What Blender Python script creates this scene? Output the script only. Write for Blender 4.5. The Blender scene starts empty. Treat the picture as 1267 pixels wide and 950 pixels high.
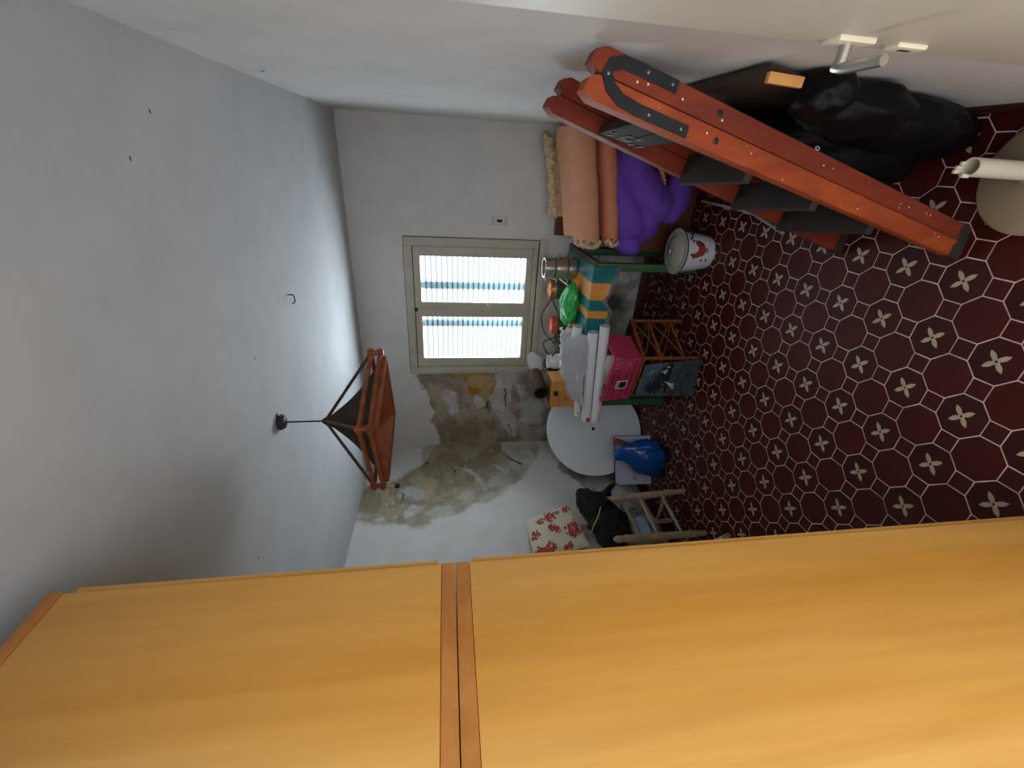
import bpy, bmesh, math, random
from mathutils import Vector, Matrix, noise
random.seed(7)
S = bpy.context.scene
COL = S.collection
V = Vector

# ------------------------------------------------------------------ camera
R_ = V((0.88219, 0.47062, -0.01617)); D_ = V((0.05522, -0.13750, -0.98896)); F_ = V((-0.46765, 0.87155, -0.14729))
CAMPOS = V((0.0, 0.0, 1.687))
FPX = 528.4
cd = bpy.data.cameras.new('camera'); cam = bpy.data.objects.new('camera', cd); COL.objects.link(cam)
m = Matrix.Identity(4)                                  # the phone was turned on its side: picture-right is down
for i, a in enumerate((D_, R_, -F_)):
    for j in range(3): m[j][i] = a[j]
m.translation = CAMPOS
cam.matrix_world = m
cd.sensor_fit = 'HORIZONTAL'; cd.sensor_width = 36.0; cd.lens = FPX / 1267 * 36.0
cd.clip_start = 0.02; cd.clip_end = 60
S.camera = cam

# ------------------------------------------------------------------ light
W = bpy.data.worlds.new('sky'); S.world = W; W.use_nodes = True
bg = W.node_tree.nodes['Background']; bg.inputs[0].default_value = (0.86, 0.94, 1.0, 1); bg.inputs[1].default_value = 1.95
def portal(name, loc, rot, sx, sy):
    l = bpy.data.lights.new(name, 'AREA'); l.shape = 'RECTANGLE'; l.size = sx; l.size_y = sy
    l.cycles.is_portal = True
    o = bpy.data.objects.new(name, l); COL.objects.link(o); o.location = loc; o.rotation_euler = rot
wl = bpy.data.lights.new('window_daylight', 'AREA'); wl.shape = 'RECTANGLE'; wl.size = 1.5; wl.size_y = 0.9; wl.energy = 165; wl.color = (0.84, 0.93, 1.0)
wo = bpy.data.objects.new('window_daylight', wl); COL.objects.link(wo); wo.location = (-1.12, 3.90, 0.92); wo.rotation_euler = (math.radians(-118), 0, 0)
portal('doorway_daylight', (-0.2, -0.22, 1.02), (math.radians(90), 0, 0), 0.8, 2.05)
vs = S.view_settings
vs.view_transform = 'Standard'; vs.look = 'None'; vs.gamma = 1.0; vs.use_curve_mapping = False
vs.exposure = 0.95

# ------------------------------------------------------------------ materials
def lin(c):
    r = []
    for v in c[:3]:
        v = v / 255.0
        r.append(v / 12.92 if v <= 0.04045 else ((v + 0.055) / 1.055) ** 2.4)
    return (r[0], r[1], r[2], 1.0)
class NT:
    def __init__(s, name):
        s.m = bpy.data.materials.new(name); s.m.use_nodes = True
        s.t = s.m.node_tree; s.n = s.t.nodes; s.b = s.n['Principled BSDF']; s.out = s.n['Material Output']
    def node(s, typ, **kw):
        n = s.n.new(typ)
        for k, v in kw.items():
            if hasattr(n, k) and k not in ('inputs',): setattr(n, k, v)
        return n
    def link(s, a, b): s.t.links.new(a, b)
    def coord(s, kind='Object', scale=(1, 1, 1)):
        tc = s.node('ShaderNodeTexCoord'); mp = s.node('ShaderNodeMapping')
        mp.inputs['Scale'].default_value = scale
        s.link(tc.outputs[kind], mp.inputs['Vector']); return mp.outputs['Vector']
    def noise(s, vec, scale, detail=4, rough=0.55, dist=0):
        n = s.node('ShaderNodeTexNoise'); n.inputs['Scale'].default_value = scale
        n.inputs['Detail'].default_value = detail; n.inputs['Roughness'].default_value = rough
        n.inputs['Distortion'].default_value = dist
        s.link(vec, n.inputs['Vector']); return n.outputs['Fac']
    def ramp(s, fac, stops):
        r = s.node('ShaderNodeValToRGB'); e = r.color_ramp.elements
        while len(e) < len(stops): e.new(0.5)
        for el, (p, c) in zip(e, stops): el.position = p; el.color = c
        s.link(fac, r.inputs['Fac']); return r.outputs['Color']
    def mix(s, fac, a, b, blend='MIX'):
        mx = s.node('ShaderNodeMix', data_type='RGBA', blend_type=blend)
        if isinstance(fac, (int, float)): mx.inputs[0].default_value = fac
        else: s.link(fac, mx.inputs[0])
        for sock, v in ((mx.inputs[6], a), (mx.inputs[7], b)):
            if isinstance(v, tuple): sock.default_value = v
            else: s.link(v, sock)
        return mx.outputs[2]
    def bump(s, h, strength, dist=0.01):
        b = s.node('ShaderNodeBump'); b.inputs['Strength'].default_value = strength; b.inputs['Distance'].default_value = dist
        s.link(h, b.inputs['Height']); s.link(b.outputs['Normal'], s.b.inputs['Normal'])
MC = {}
def mat(name, col, rough=0.6, var=0.12, scale=8.0, bump=0.0, bscale=40.0, metal=0.0, stretch=(1, 1, 1), col2=None, spec=0.5, coat=0.0, trans=0.0):
    if name in MC: return MC[name]
    t = NT(name); c = lin(col)
    vec = t.coord('Object', stretch)
    f = t.noise(vec, scale)
    if col2 is None:
        lo = tuple(x * (1 - var) for x in c[:3]) + (1,); hi = tuple(min(1, x * (1 + var)) for x in c[:3]) + (1,)
    else: lo, hi = c, lin(col2)
    t.link(t.ramp(f, [(0.3, lo), (0.7, hi)]), t.b.inputs['Base Color'])
    t.b.inputs['Roughness'].default_value = rough; t.b.inputs['Metallic'].default_value = metal
    t.b.inputs['Specular IOR Level'].default_value = spec
    t.b.inputs['Coat Weight'].default_value = coat
    t.b.inputs['Transmission Weight'].default_value = trans
    if bump: t.bump(t.noise(vec, bscale, 6), bump, 0.004)
    MC[name] = t.m; return t.m

def wall_mat(name, col, col2):
    t = NT(name); vec = t.coord('Object')
    a = t.noise(vec, 1.1, 5, 0.6); b = t.noise(vec, 5.0, 6, 0.65)
    base = t.ramp(a, [(0.3, lin(col)), (0.7, lin(col2))])
    sp = t.ramp(b, [(0.25, (0.90, 0.89, 0.87, 1)), (0.6, (1, 1, 1, 1))])
    t.link(t.mix(1.0, base, sp, 'MULTIPLY'), t.b.inputs['Base Color'])
    t.b.inputs['Roughness'].default_value = 0.9
    t.bump(t.noise(vec, 60, 6, 0.7), 0.12, 0.004)
    return t.m
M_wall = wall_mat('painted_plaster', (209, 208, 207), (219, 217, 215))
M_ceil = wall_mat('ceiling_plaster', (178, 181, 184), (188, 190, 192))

def wood_mat(name, c1, c2, c3, axis='Z', rough=0.4, coat=0.0, scale=1.0):
    t = NT(name)
    st = {'Z': (5, 5, 0.35), 'X': (0.35, 5, 5), 'Y': (5, 0.35, 5)}[axis]
    vec = t.coord('Object', tuple(x * scale for x in st))
    a = t.noise(vec, 1.6, 5, 0.55, 0.6); b = t.noise(vec, 9, 6, 0.6)
    base = t.ramp(a, [(0.28, lin(c1)), (0.5, lin(c2)), (0.72, lin(c3))])
    fine = t.ramp(b, [(0.3, (0.88, 0.84, 0.8, 1)), (0.65, (1, 1, 1, 1))])
    t.link(t.mix(1.0, base, fine, 'MULTIPLY'), t.b.inputs['Base Color'])
    t.b.inputs['Roughness'].default_value = rough; t.b.inputs['Coat Weight'].default_value = coat
    return t.m
M_wardrobe = wood_mat('honey_veneer', (212, 150, 62), (222, 166, 84), (230, 182, 112), 'Z', 0.38, 0.1, 0.8)
M_wardrobe_edge = wood_mat('veneer_edge', (178, 112, 48), (190, 124, 58), (200, 134, 66), 'X', 0.45)
M_ladder = wood_mat('orange_ladder_wood', (130, 50, 18), (158, 66, 24), (182, 86, 34), 'Z', 0.62, 0.0, 2)
M_ladder2 = wood_mat('red_ladder_wood', (104, 36, 18), (128, 46, 22), (142, 56, 26), 'Z', 0.62, 0.0, 2)
M_tread = mat('grey_worn_tread', (42, 34, 29), 0.85, 0.3, 14)
M_iron = mat('dark_iron', (44, 48, 52), 0.5, 0.2, 20, metal=0.4)
M_bamboo = mat('amber_bamboo', (134, 68, 28), 0.5, 0.35, 16, stretch=(1, 1, 1))
M_bamboo_dark = mat('dark_bamboo', (62, 36, 22), 0.5, 0.3, 14)
M_cream = mat('cream_paint', (212, 206, 190), 0.5, 0.05, 5)
M_winpaint = mat('window_paint', (186, 180, 164), 0.6, 0.10, 9)
M_gap = mat('dark_gap', (34, 30, 24), 0.9)
M_chrome = mat('aluminium', (190, 188, 182), 0.32, 0.1, 20, metal=0.9)
M_white = mat('white_plastic', (226, 226, 220), 0.4, 0.04, 6)
M_black = mat('black_plastic_bag', (8, 8, 10), 0.5, 0.3, 9, bump=0.4, bscale=18, spec=0.16)
M_blackcloth = mat('black_cloth', (14, 14, 17), 0.9, 0.3, 9)
M_teal = mat('teal_vinyl', (14, 112, 116), 0.35, 0.1, 10)
M_orange = mat('orange_vinyl', (226, 146, 62), 0.35, 0.08, 10)
M_hem = mat('grey_cloth_backing', (152, 158, 166), 0.8, 0.2, 18)
M_darkwood = mat('dark_table_wood', (70, 52, 40), 0.55, 0.3, 10, stretch=(0.4, 4, 4))
M_green = mat('green_paint', (52, 96, 60), 0.5, 0.15, 8)
M_brown = mat('brown_wood', (96, 52, 26), 0.5, 0.2, 6, stretch=(1, 4, 4))
M_peach = mat('peach_blanket', (222, 158, 122), 0.95, 0.06, 7, bump=0.1, bscale=120)
M_peach2 = mat('salmon_blanket', (212, 134, 100), 0.95, 0.06, 7, bump=0.1, bscale=120)
M_lace = mat('cream_lace', (206, 182, 146), 0.95, 0.25, 60)
M_purple = mat('purple_duvet', (108, 66, 176), 0.8, 0.12, 5, bump=0.2, bscale=25)
M_enamel = mat('white_enamel', (226, 224, 232), 0.2, 0.04, 5, coat=0.3)
M_lid = mat('grey_enamel_lid', (170, 168, 150), 0.3, 0.08, 8, coat=0.2)
M_rim = mat('black_rim', (22, 22, 22), 0.4)
M_rooster = mat('rooster_red', (150, 62, 34), 0.5, 0.4, 40)
M_roosterd = mat('rooster_dark', (70, 30, 30), 0.5, 0.3, 40)
M_pink = mat('pink_plastic', (200, 66, 100), 0.4, 0.06, 5)
M_hole = mat('basket_hole_shade', (70, 10, 26), 0.8)
M_bluebag = mat('blue_plastic', (10, 84, 172), 0.22, 0.15, 7, bump=0.35, bscale=16, coat=0.3)
M_greenbag = mat('green_plastic', (46, 178, 84), 0.3, 0.15, 9, bump=0.35, bscale=30, coat=0.2)
M_paper = mat('white_paper', (230, 230, 236), 0.7, 0.04, 6)
M_cardboard = mat('cardboard', (206, 146, 78), 0.85, 0.10, 6)
M_ink = mat('brown_ink', (84, 50, 20), 0.9)
M_tabletop = mat('white_laminate', (224, 230, 236), 0.25, 0.02, 3)
M_chairpaint = mat('grey_beige_paint', (176, 164, 142), 0.6, 0.18, 18)
M_floral = mat('cushion_cream', (214, 204, 182), 0.95, 0.06, 12, bump=0.1, bscale=120)
M_rose = mat('rose_red', (184, 76, 62), 0.95, 0.35, 90)
M_rosed = mat('rose_dark_leaf', (92, 48, 40), 0.95, 0.3, 60)
M_copper = mat('copper_tin', (184, 110, 66), 0.35, 0.2, 14, metal=0.7)
M_orangelid = mat('orange_red_lid', (206, 72, 36), 0.35, 0.2, 14)
M_glassjar = mat('dull_green_jar', (92, 98, 78), 0.2, 0.2, 10)
M_brownroll = mat('brown_linoleum', (66, 47, 28), 0.9, 0.25, 14, spec=0.1)
M_blackwire = mat('black_rubber', (18, 18, 18), 0.5)
M_beige = mat('beige_plastic', (168, 150, 122), 0.5, 0.08, 6)
M_ivory = mat('ivory_tube', (226, 216, 192), 0.45, 0.06, 8)
M_lamp_shade = mat('brown_shade_cloth', (96, 82, 70), 0.95, 0.15, 10)
M_bb = mat('oxblood_skirting', (66, 24, 20), 0.4, 0.25, 6)
M_grout = mat('pale_grout', (222, 196, 180), 0.8, 0.3, 14)
M_tile = mat('oxblood_tile', (72, 19, 13), 0.44, 0.25, 3.5, spec=0.22)
M_tile2 = mat('dark_oxblood_tile', (62, 18, 13), 0.44, 0.3, 3.5, spec=0.22)
M_tile3 = mat('small_oxblood_tile', (68, 20, 15), 0.44, 0.3, 5, spec=0.22)
M_flower = mat('ivory_inlay', (184, 166, 140), 0.45, 0.15, 30)
M_dust = mat('plaster_dust', (136, 134, 134), 0.95, 0.3, 30)
M_rod = mat('grey_steel_rod', (170, 170, 164), 0.5, 0.12, 12)

# ------------------------------------------------------------------ mesh helpers
def obj(name, bm, material, parent=None, smooth=True, angle=35):
    me = bpy.data.meshes.new(name)
    bmesh.ops.recalc_face_normals(bm, faces=bm.faces[:])
    bm.to_mesh(me); bm.free()
    for mm in (material if isinstance(material, (list, tuple)) else [material]): me.materials.append(mm)
    if smooth:
        me.polygons.foreach_set('use_smooth', [True] * len(me.polygons))
        me.set_sharp_from_angle(angle=math.radians(angle))
    o = bpy.data.objects.new(name, me); COL.objects.link(o)
    if parent is not None: o.parent = parent
    return o
def dup(o, parent=None, loc=None):
    c = o.copy(); COL.objects.link(c)
    c.parent = parent
    if loc is not None: c.location = loc
    return c
def tag(o, label, cat, group=None, kind=None):
    o['label'] = label; o['category'] = cat
    if group: o['group'] = group
    if kind: o['kind'] = kind
    return o
def thing(name, label, cat, loc=(0, 0, 0), group=None, kind=None):
    o = bpy.data.objects.new(name, None); COL.objects.link(o); o.location = loc; o.empty_display_size = 0.05
    return tag(o, label, cat, group, kind)
def NB(): return bmesh.new()
def local(o, bm):                       # world-space geometry -> the thing's own space
    bmesh.ops.translate(bm, verts=bm.verts[:], vec=-o.location); return bm
def part(th, name, bm, material, parent=None, **kw):
    # geometry given in world coordinates; parented under th (or under a part of th)
    return obj(name, local(th, bm), material, parent or th, **kw)
def box(bm, lo, hi, bev=0.0, M=None):
    r = bmesh.ops.create_cube(bm, size=1.0); vs_ = r['verts']
    c = [(a + b) / 2 for a, b in zip(lo, hi)]; s = [abs(b - a) for a, b in zip(lo, hi)]
    for v in vs_: v.co = V((v.co.x * s[0] + c[0], v.co.y * s[1] + c[1], v.co.z * s[2] + c[2]))
    if bev:
        es = list({e for v in vs_ for e in v.link_edges})
        r2 = bmesh.ops.bevel(bm, geom=es, offset=bev, segments=2, affect='EDGES', profile=0.6)
        vs_ = list({v for f in r2['faces'] for v in f.verts} | {v for v in vs_ if v.is_valid})
    if M is not None: bmesh.ops.transform(bm, matrix=M, verts=vs_)
    return vs_
def beam(bm, p0, p1, side, w, t, bev=0.0):
    # w along `side`, t along the third axis
    p0, p1 = V(p0), V(p1); a = (p1 - p0); L = a.length; a.normalize()
    s = V(side); s = (s - a * s.dot(a)).normalized(); n = a.cross(s)
    M = Matrix(((s.x, n.x, a.x, 0), (s.y, n.y, a.y, 0), (s.z, n.z, a.z, 0), (0, 0, 0, 1))); M.translation = (p0 + p1) / 2
    return box(bm, (-w / 2, -t / 2, -L / 2), (w / 2, t / 2, L / 2), bev, M)
def tube(bm, pts, r, seg=8, caps=True, closed=False):
    pts = [V(p) for p in pts]; n = len(pts); rr = r if isinstance(r, (list, tuple)) else [r] * n
    rings = []; up = None
    for i, p in enumerate(pts):
        if closed: a = (pts[(i + 1) % n] - pts[i - 1])
        else: a = pts[min(i + 1, n - 1)] - pts[max(i - 1, 0)]
        a.normalize()
        if up is None: up = V((0, 0, 1)) if abs(a.z) < 0.9 else V((1, 0, 0))
        s = a.cross(up); 
        if s.length < 1e-5: s = a.orthogonal()
        s.normalize(); up = s.cross(a).normalized()
        rings.append([bm.verts.new(p + (s * math.cos(2 * math.pi * k / seg) + up * math.sin(2 * math.pi * k / seg)) * rr[i]) for k in range(seg)])
    for i in range(n if closed else n - 1):
        A, B = rings[i], rings[(i + 1) % n]
        for k in range(seg): bm.faces.new((A[k], A[(k + 1) % seg], B[(k + 1) % seg], B[k]))
    if caps and not closed:
        bm.faces.new(rings[0][::-1]); bm.faces.new(rings[-1])
    return [v for g in rings for v in g]
def smoothpath(pts, n=8):
    P = [V(p) for p in pts]; P = [P[0] * 2 - P[1]] + P + [P[-1] * 2 - P[-2]]; out = []
    for i in range(1, len(P) - 2):
        for k in range(n):
            t = k / n; a, b, c, d = P[i - 1:i + 3]
            out.append(0.5 * ((2 * b) + (c - a) * t + (2 * a - 5 * b + 4 * c - d) * t * t + (-a + 3 * b - 3 * c + d) * t ** 3))
    out.append(P[-2]); return out
def lathe(bm, prof, seg=32, M=None, cap0=True, cap1=True):
    rings = []
    for r, z in prof:
        rings.append([bm.verts.new((r * math.cos(2 * math.pi * k / seg), r * math.sin(2 * math.pi * k / seg), z)) for k in range(seg)])
    for A, B in zip(rings, rings[1:]):
        for k in range(seg): bm.faces.new((A[k], A[(k + 1) % seg], B[(k + 1) % seg], B[k]))
    if cap0: bm.faces.new(rings[0][::-1])
    if cap1: bm.faces.new(rings[-1])
    vv = [v for g in rings for v in g]
    if M is not None: bmesh.ops.transform(bm, matrix=M, verts=vv)
    return vv
def prism(bm, poly, O, U, Wv, N, d):
    # polygon (u, w) placed at O + u U + w Wv, extruded d along N
    O, U, Wv, N = V(O), V(U), V(Wv), V(N)
    a = [bm.verts.new(O + U * u + Wv * w) for u, w in poly]; b = [bm.verts.new(v.co + N * d) for v in a]
    n = len(a)
    for i in range(n): bm.faces.new((a[i], a[(i + 1) % n], b[(i + 1) % n], b[i]))
    f1 = bm.faces.new(a[::-1]); f2 = bm.faces.new(b)
    if n > 4: bmesh.ops.triangulate(bm, faces=[f1, f2])
def jag(poly, step=0.03, amp=0.012, seed=0):
    out = []; n = len(poly)
    for i in range(n):
        a = V(poly[i]).to_3d(); b = V(poly[(i + 1) % n]).to_3d(); k = max(1, int((b - a).length / step))
        nrm = V((-(b - a).y, (b - a).x, 0)).normalized()
        for j in range(k):
            p = a.lerp(b, j / k); q = p * 9 + V((seed * 3.1, 0, seed))
            p = p + nrm * (noise.noise(q) * amp * 2.6 + noise.noise(q * 3.3) * amp * 1.6 + noise.noise(q * 9) * amp)
            out.append((p.x, p.y))
    return out
def rotz(a): return Matrix.Rotation(a, 4, 'Z')
def frame_mat(O, X, Y, Z):
    M = Matrix(((X.x, Y.x, Z.x, O.x), (X.y, Y.y, Z.y, O.y), (X.z, Y.z, Z.z, O.z), (0, 0, 0, 1))); return M
def blob(bm, c, rad, seed=0, amp=0.18, freq=2.2, sub=4, ridged=False, floor=None, shape=None):
    r = bmesh.ops.create_icosphere(bm, subdivisions=sub, radius=1.0); c = V(c)
    for v in r['verts']:
        d = v.co.normalized(); q = d * freq + V((seed * 7.3, seed * 1.7, -seed))
        k = noise.noise(q) * amp
        if ridged: k += (0.5 - abs(noise.noise(q * 2.3))) * amp * 0.6 + (0.5 - abs(noise.noise(q * 5))) * amp * 0.22
        else: k += noise.noise(q * 2.5) * amp * 0.35
        p = d * (1 + k); p = V((p.x * rad[0], p.y * rad[1], p.z * rad[2]))
        if shape: p = shape(p)
        p = p + c
        if floor is not None and p.z < floor: p.z = floor
        v.co = p
    return r['verts']

# ------------------------------------------------------------------ the room
XL, XR, YB, YF, ZC = -2.46, 0.215, 3.38, -0.12, 2.39
floor_bm = NB(); box(floor_bm, (XL - 0.2, -2.2, -0.12), (XR + 0.6, YB + 0.25, -0.0015))
floor = obj('floor', floor_bm, M_grout, smooth=False)
tag(floor, 'dark red octagon tile floor with pale grout and ivory flower inlays', 'floor', kind='structure')
AP = 0.0707
def ngon_tile(pts, h=0.004, inset=0.0016):
    bm = NB(); n = len(pts)
    bot = [bm.verts.new((x, y, -h)) for x, y in pts]
    s = 1 - inset * 0.5 / 0.05
    mid = [bm.verts.new((x, y, -0.0004)) for x, y in pts]
    top = [bm.verts.new((x * s, y * s, 0)) for x, y in pts]
    for A, B in ((bot, mid), (mid, top)):
        for i in range(n): bm.faces.new((A[i], A[(i + 1) % n], B[(i + 1) % n], B[i]))
    bm.faces.new(top)
    return bm
G = 0.0021
def octa(a): return [(a / math.cos(math.pi / 8) * math.cos(math.pi / 8 + k * math.pi / 4), a / math.cos(math.pi / 8) * math.sin(math.pi / 8 + k * math.pi / 4)) for k in range(8)]
sq = 0.0293 - G
OCT = octa(AP - G); SQR = [(-sq, -sq), (sq, -sq), (sq, sq), (-sq, sq)]
def inlay_bm(ox=0, oy=0, bm=None):
    bm = bm or NB(); pts = []
    for k in range(4):
        a = math.pi / 4 + k * math.pi / 2; ca, sa = math.cos(a), math.sin(a)
        for r, w in ((0.0065, -0.0050), (0.017, -0.0078), (0.025, -0.0076), (0.033, -0.0048), (0.0405, 0), (0.033, 0.0048), (0.025, 0.0076), (0.017, 0.0078)):
            pts.append((ox + r * ca - w * sa, oy + r * sa + w * ca))
    c = bm.verts.new((ox, oy, 0.0004)); vv = [bm.verts.new((x, y, 0.0004)) for x, y in pts]
    for i in range(len(vv)): bm.faces.new((c, vv[i], vv[(i + 1) % len(vv)]))
    dot = bm.faces.new([bm.verts.new((ox + 0.0042 * math.cos(t), oy + 0.0042 * math.sin(t), 0.0008)) for t in [k * math.pi / 4 for k in range(8)]])
    dot.material_index = 1
    return bm
def in_view(x, y):
    d = V((x, y, 0)) - CAMPOS; w = d.dot(F_)
    if w < 0.1: return False
    px = FPX * d.dot(D_) / w; py = FPX * d.dot(R_) / w
    return -650 < px < 660 and -500 < py < 500 and not (x < -0.66 * max(0.3, y) / 0.536 and y < 0.4)
kinds = {'flower_tile': [], 'octagon_tile': [], 'square_tile': []}
for i in range(-4, 14):
    for j in range(-5, 16):
        fx, fy = -0.277 - 0.2 * i, 2.583 - 0.2 * j
        for nm, x, y in (('flower_tile', fx, fy), ('octagon_tile', fx + 0.1, fy + 0.1), ('square_tile', fx + 0.1, fy), ('square_tile', fx, fy + 0.1)):
            if XL - .06 < x < XR + .06 and YF + 0.02 < y < YB + .06: kinds[nm].append((x, y))
protos = {'flower_tile': (OCT, M_tile2), 'octagon_tile': (OCT, M_tile), 'square_tile': (SQR, M_tile3)}
inlay_mesh = None
for nm, pos in kinds.items():
    vis = sorted([p for p in pos if in_view(*p)], key=lambda p: (V((p[0], p[1], 0)) - CAMPOS).length)[:290]
    vset = set(vis); rest = [p for p in pos if p not in vset]
    outline, mt = protos[nm]
    first = obj(nm, ngon_tile(outline), mt, floor, smooth=False)
    inl = obj('flower_inlay', inlay_bm(), [M_flower, M_gap], first, smooth=False) if nm == 'flower_tile' else None
    for k, (x, y) in enumerate(vis):
        o = first if k == 0 else dup(first, floor)
        o.location = (x, y, random.uniform(-0.0003, 0.0003))
        if inl is not None and k: dup(inl, o)
    if rest:
        bm = NB()
        for x, y in rest:
            t = ngon_tile([(a, b) for a, b in outline]); bmesh.ops.translate(t, verts=t.verts[:], vec=(x, y, 0))
            me = bpy.data.meshes.new('tmp'); t.to_mesh(me); t.free(); bm.from_mesh(me); bpy.data.meshes.remove(me)
        o = obj(nm + '_field', bm, mt, floor, smooth=False); o['kind'] = 'stuff'
        if inl is not None:
            bm = NB()
            for x, y in rest: inlay_bm(x, y, bm)
            obj('inlay_field', bm, [M_flower, M_gap], floor, smooth=False)['kind'] = 'stuff'

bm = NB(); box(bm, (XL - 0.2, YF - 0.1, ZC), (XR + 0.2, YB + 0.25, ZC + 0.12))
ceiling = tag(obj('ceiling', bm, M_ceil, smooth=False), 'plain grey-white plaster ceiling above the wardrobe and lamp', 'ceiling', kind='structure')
# back wall with the window opening
WX0, WX1, WZ0, WZ1 = -1.665, -0.58, 0.995, 1.98
bm = NB()
box(bm, (XL - 0.2, YB, -0.1), (WX0, YB + 0.22, ZC)); box(bm, (WX1, YB, -0.1), (XR + 0.2, YB + 0.22, ZC))
box(bm, (WX0, YB, -0.1), (WX1, YB + 0.22, WZ0)); box(bm, (WX0, YB, WZ1), (WX1, YB + 0.22, ZC))
wall_back = tag(obj('wall_back', bm, M_wall, smooth=False), 'grey-white end wall around the window with peeling plaster', 'wall', kind='structure')
bm = NB(); box(bm, (XL - 0.2, YF - 0.1, -0.1), (XL, YB, ZC))
wall_left = tag(obj('wall_left', bm, M_wall, smooth=False), 'white wall with the brown damp stain behind the floral cushion', 'wall', kind='structure')
bm = NB(); box(bm, (XR, YF - 0.1, -0.1), (XR + 0.2, YB, ZC))
wall_right = tag(obj('wall_right', bm, M_wall, smooth=False), 'bare white wall the wooden ladder leans against', 'wall', kind='structure')
bm = NB(); box(bm, (XL, YF - 0.1, -0.1), (-0.60, YF, ZC)); box(bm, (-0.60, YF - 0.1, 2.06), (XR, YF, ZC))
wall_front = tag(obj('wall_front', bm, M_wall, smooth=False), 'wall behind the wardrobe with the open doorway', 'wall', kind='structure')
for nm, lo, hi, lb in (('baseboard_back', (XL, YB - 0.012, 0), (XR, YB, 0.088), 'oxblood skirting along the window wall'),
                       ('baseboard_left', (XL, YF, 0), (XL + 0.012, YB - 0.012, 0.088), 'oxblood skirting along the stained wall'),
                       ('baseboard_right', (XR - 0.012, YF, 0), (XR, YB - 0.012, 0.088), 'oxblood skirting along the wall behind the ladder')):
    bm = NB(); box(bm, lo, hi, 0.003); tag(obj(nm, bm, M_bb), lb, 'baseboard', kind='structure')

# damp damage: thin relief sheets of flaking paint and bare plaster on the walls
WALLC = V(lin((214, 212, 209))[:3])
def damp_mat():
    t = NT('flaking_damp_plaster'); vec = t.coord('Object')
    at = t.node('ShaderNodeVertexColor'); at.layer_name = 'paint'
    b = t.noise(vec, 26, 6, 0.7); b2 = t.noise(vec, 90, 4, 0.7)
    sp = t.ramp(b, [(0.3, (0.80, 0.79, 0.77, 1)), (0.6, (1, 1, 1, 1))]); sp2 = t.ramp(b2, [(0.3, (0.86, 0.86, 0.85, 1)), (0.6, (1, 1, 1, 1))])
    mul = t.mix(1.0, t.mix(1.0, at.outputs['Color'], sp, 'MULTIPLY'), sp2, 'MULTIPLY')
    t.link(t.mix(at.outputs['Alpha'], at.outputs['Color'], mul), t.b.inputs['Base Color'])
    t.b.inputs['Roughness'].default_value = 0.95; t.bump(b, 0.35, 0.008)
    return t.m
M_damp = damp_mat()
def fbm(x, y, s_, k=0.0, o=4): 
    r = 0; a = 1; 
    for q in range(o): r += a * noise.noise((x * s_ + k, y * s_ - k * 2, k)); s_ *= 2.1; a *= 0.5
    return r
def sdf(poly, x, y):
    d = 1e9; ins = False; n = len(poly); j = n - 1
    for i in range(n):
        ax_, ay = poly[i]; bx_, by_ = poly[j]; ex_, ey_ = bx_ - ax_, by_ - ay; wx, wy = x - ax_, y - ay
        t = max(0, min(1, (wx * ex_ + wy * ey_) / (ex_ * ex_ + ey_ * ey_ + 1e-12))); d = min(d, (wx - ex_ * t) ** 2 + (wy - ey_ * t) ** 2)
        if (ay > y) != (by_ > y) and x < (bx_ - ax_) * (y - ay) / (by_ - ay) + ax_: ins = not ins
        j = i
    d = math.sqrt(d); return -d if ins else d
def segd(pts, x, y):
    d = 1e9
    for (ax_, ay), (bx_, by_) in zip(pts, pts[1:]):
        ex_, ey_ = bx_ - ax_, by_ - ay; t = max(0, min(1, ((x - ax_) * ex_ + (y - ay) * ey_) / (ex_ * ex_ + ey_ * ey_ + 1e-12))); d = min(d, math.hypot(x - ax_ - ex_ * t, y - ay - ey_ * t))
    return d
def ss(a, b, v): 
    t = max(0.0, min(1.0, (v - a) / (b - a))); return t * t * (3 - 2 * t)
def C(*c): return V(lin(c)[:3])
def paint_sheet(name, parent, layers, bounds, plane, seed):
    # layers: (shape function -> signed distance, colour function, edge softness, relief, roughness of outline)
    x0, x1, y0, y1 = bounds; st = 0.0085; nx, ny = int((x1 - x0) / st), int((y1 - y0) / st)
    bm = NB(); cl_ = bm.verts.layers.float_color.new('paint'); G_ = {}; keep = {}
    for i in range(nx + 1):
        for j in range(ny + 1):
            x, y = x0 + (x1 - x0) * i / nx, y0 + (y1 - y0) * j / ny
            nz = fbm(x, y, 5, seed) * 0.030 + fbm(x, y, 22, seed + 3, 3) * 0.010
            col = WALLC.copy(); h = 0.0; tot = 0.0
            for fn, cf, soft, rel, jit in layers:
                d = fn(x, y) + nz * jit; a = 1 - ss(-soft, soft, d)
                if a > 0: col = col.lerp(cf(x, y), a); h += rel * a; tot = max(tot, a)
            keep[i, j] = tot > 0.02
            px_, nrm = plane(x, y)
            v = bm.verts.new(px_ + nrm * (0.0012 + max(0, h))); v[cl_] = (col.x, col.y, col.z, tot); G_[i, j] = v
    for i in range(nx):
        for j in range(ny):
            if keep[i, j] or keep[i + 1, j] or keep[i, j + 1] or keep[i + 1, j + 1]: bm.faces.new((G_[i, j], G_[i + 1, j], G_[i + 1, j + 1], G_[i, j + 1]))
    bmesh.ops.delete(bm, geom=[v for v in bm.verts if not v.link_faces], context='VERTS')
    o = obj(name, bm, M_damp, parent, angle=180); return o
P_ = lambda *pts: (lambda x, y: sdf(pts, x, y))
def E_(cx, cy, rx, ry): return lambda x, y: (math.hypot((x - cx) / rx, (y - cy) / ry) - 1) * min(rx, ry)
def L_n(pts, w): return lambda x, y: segd(pts, x, y) - w
def mixc(a, b, s_, k, lo=-.3, hi=.3): return lambda x, y: a.lerp(b, ss(lo, hi, fbm(x, y, s_, k)))
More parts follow.
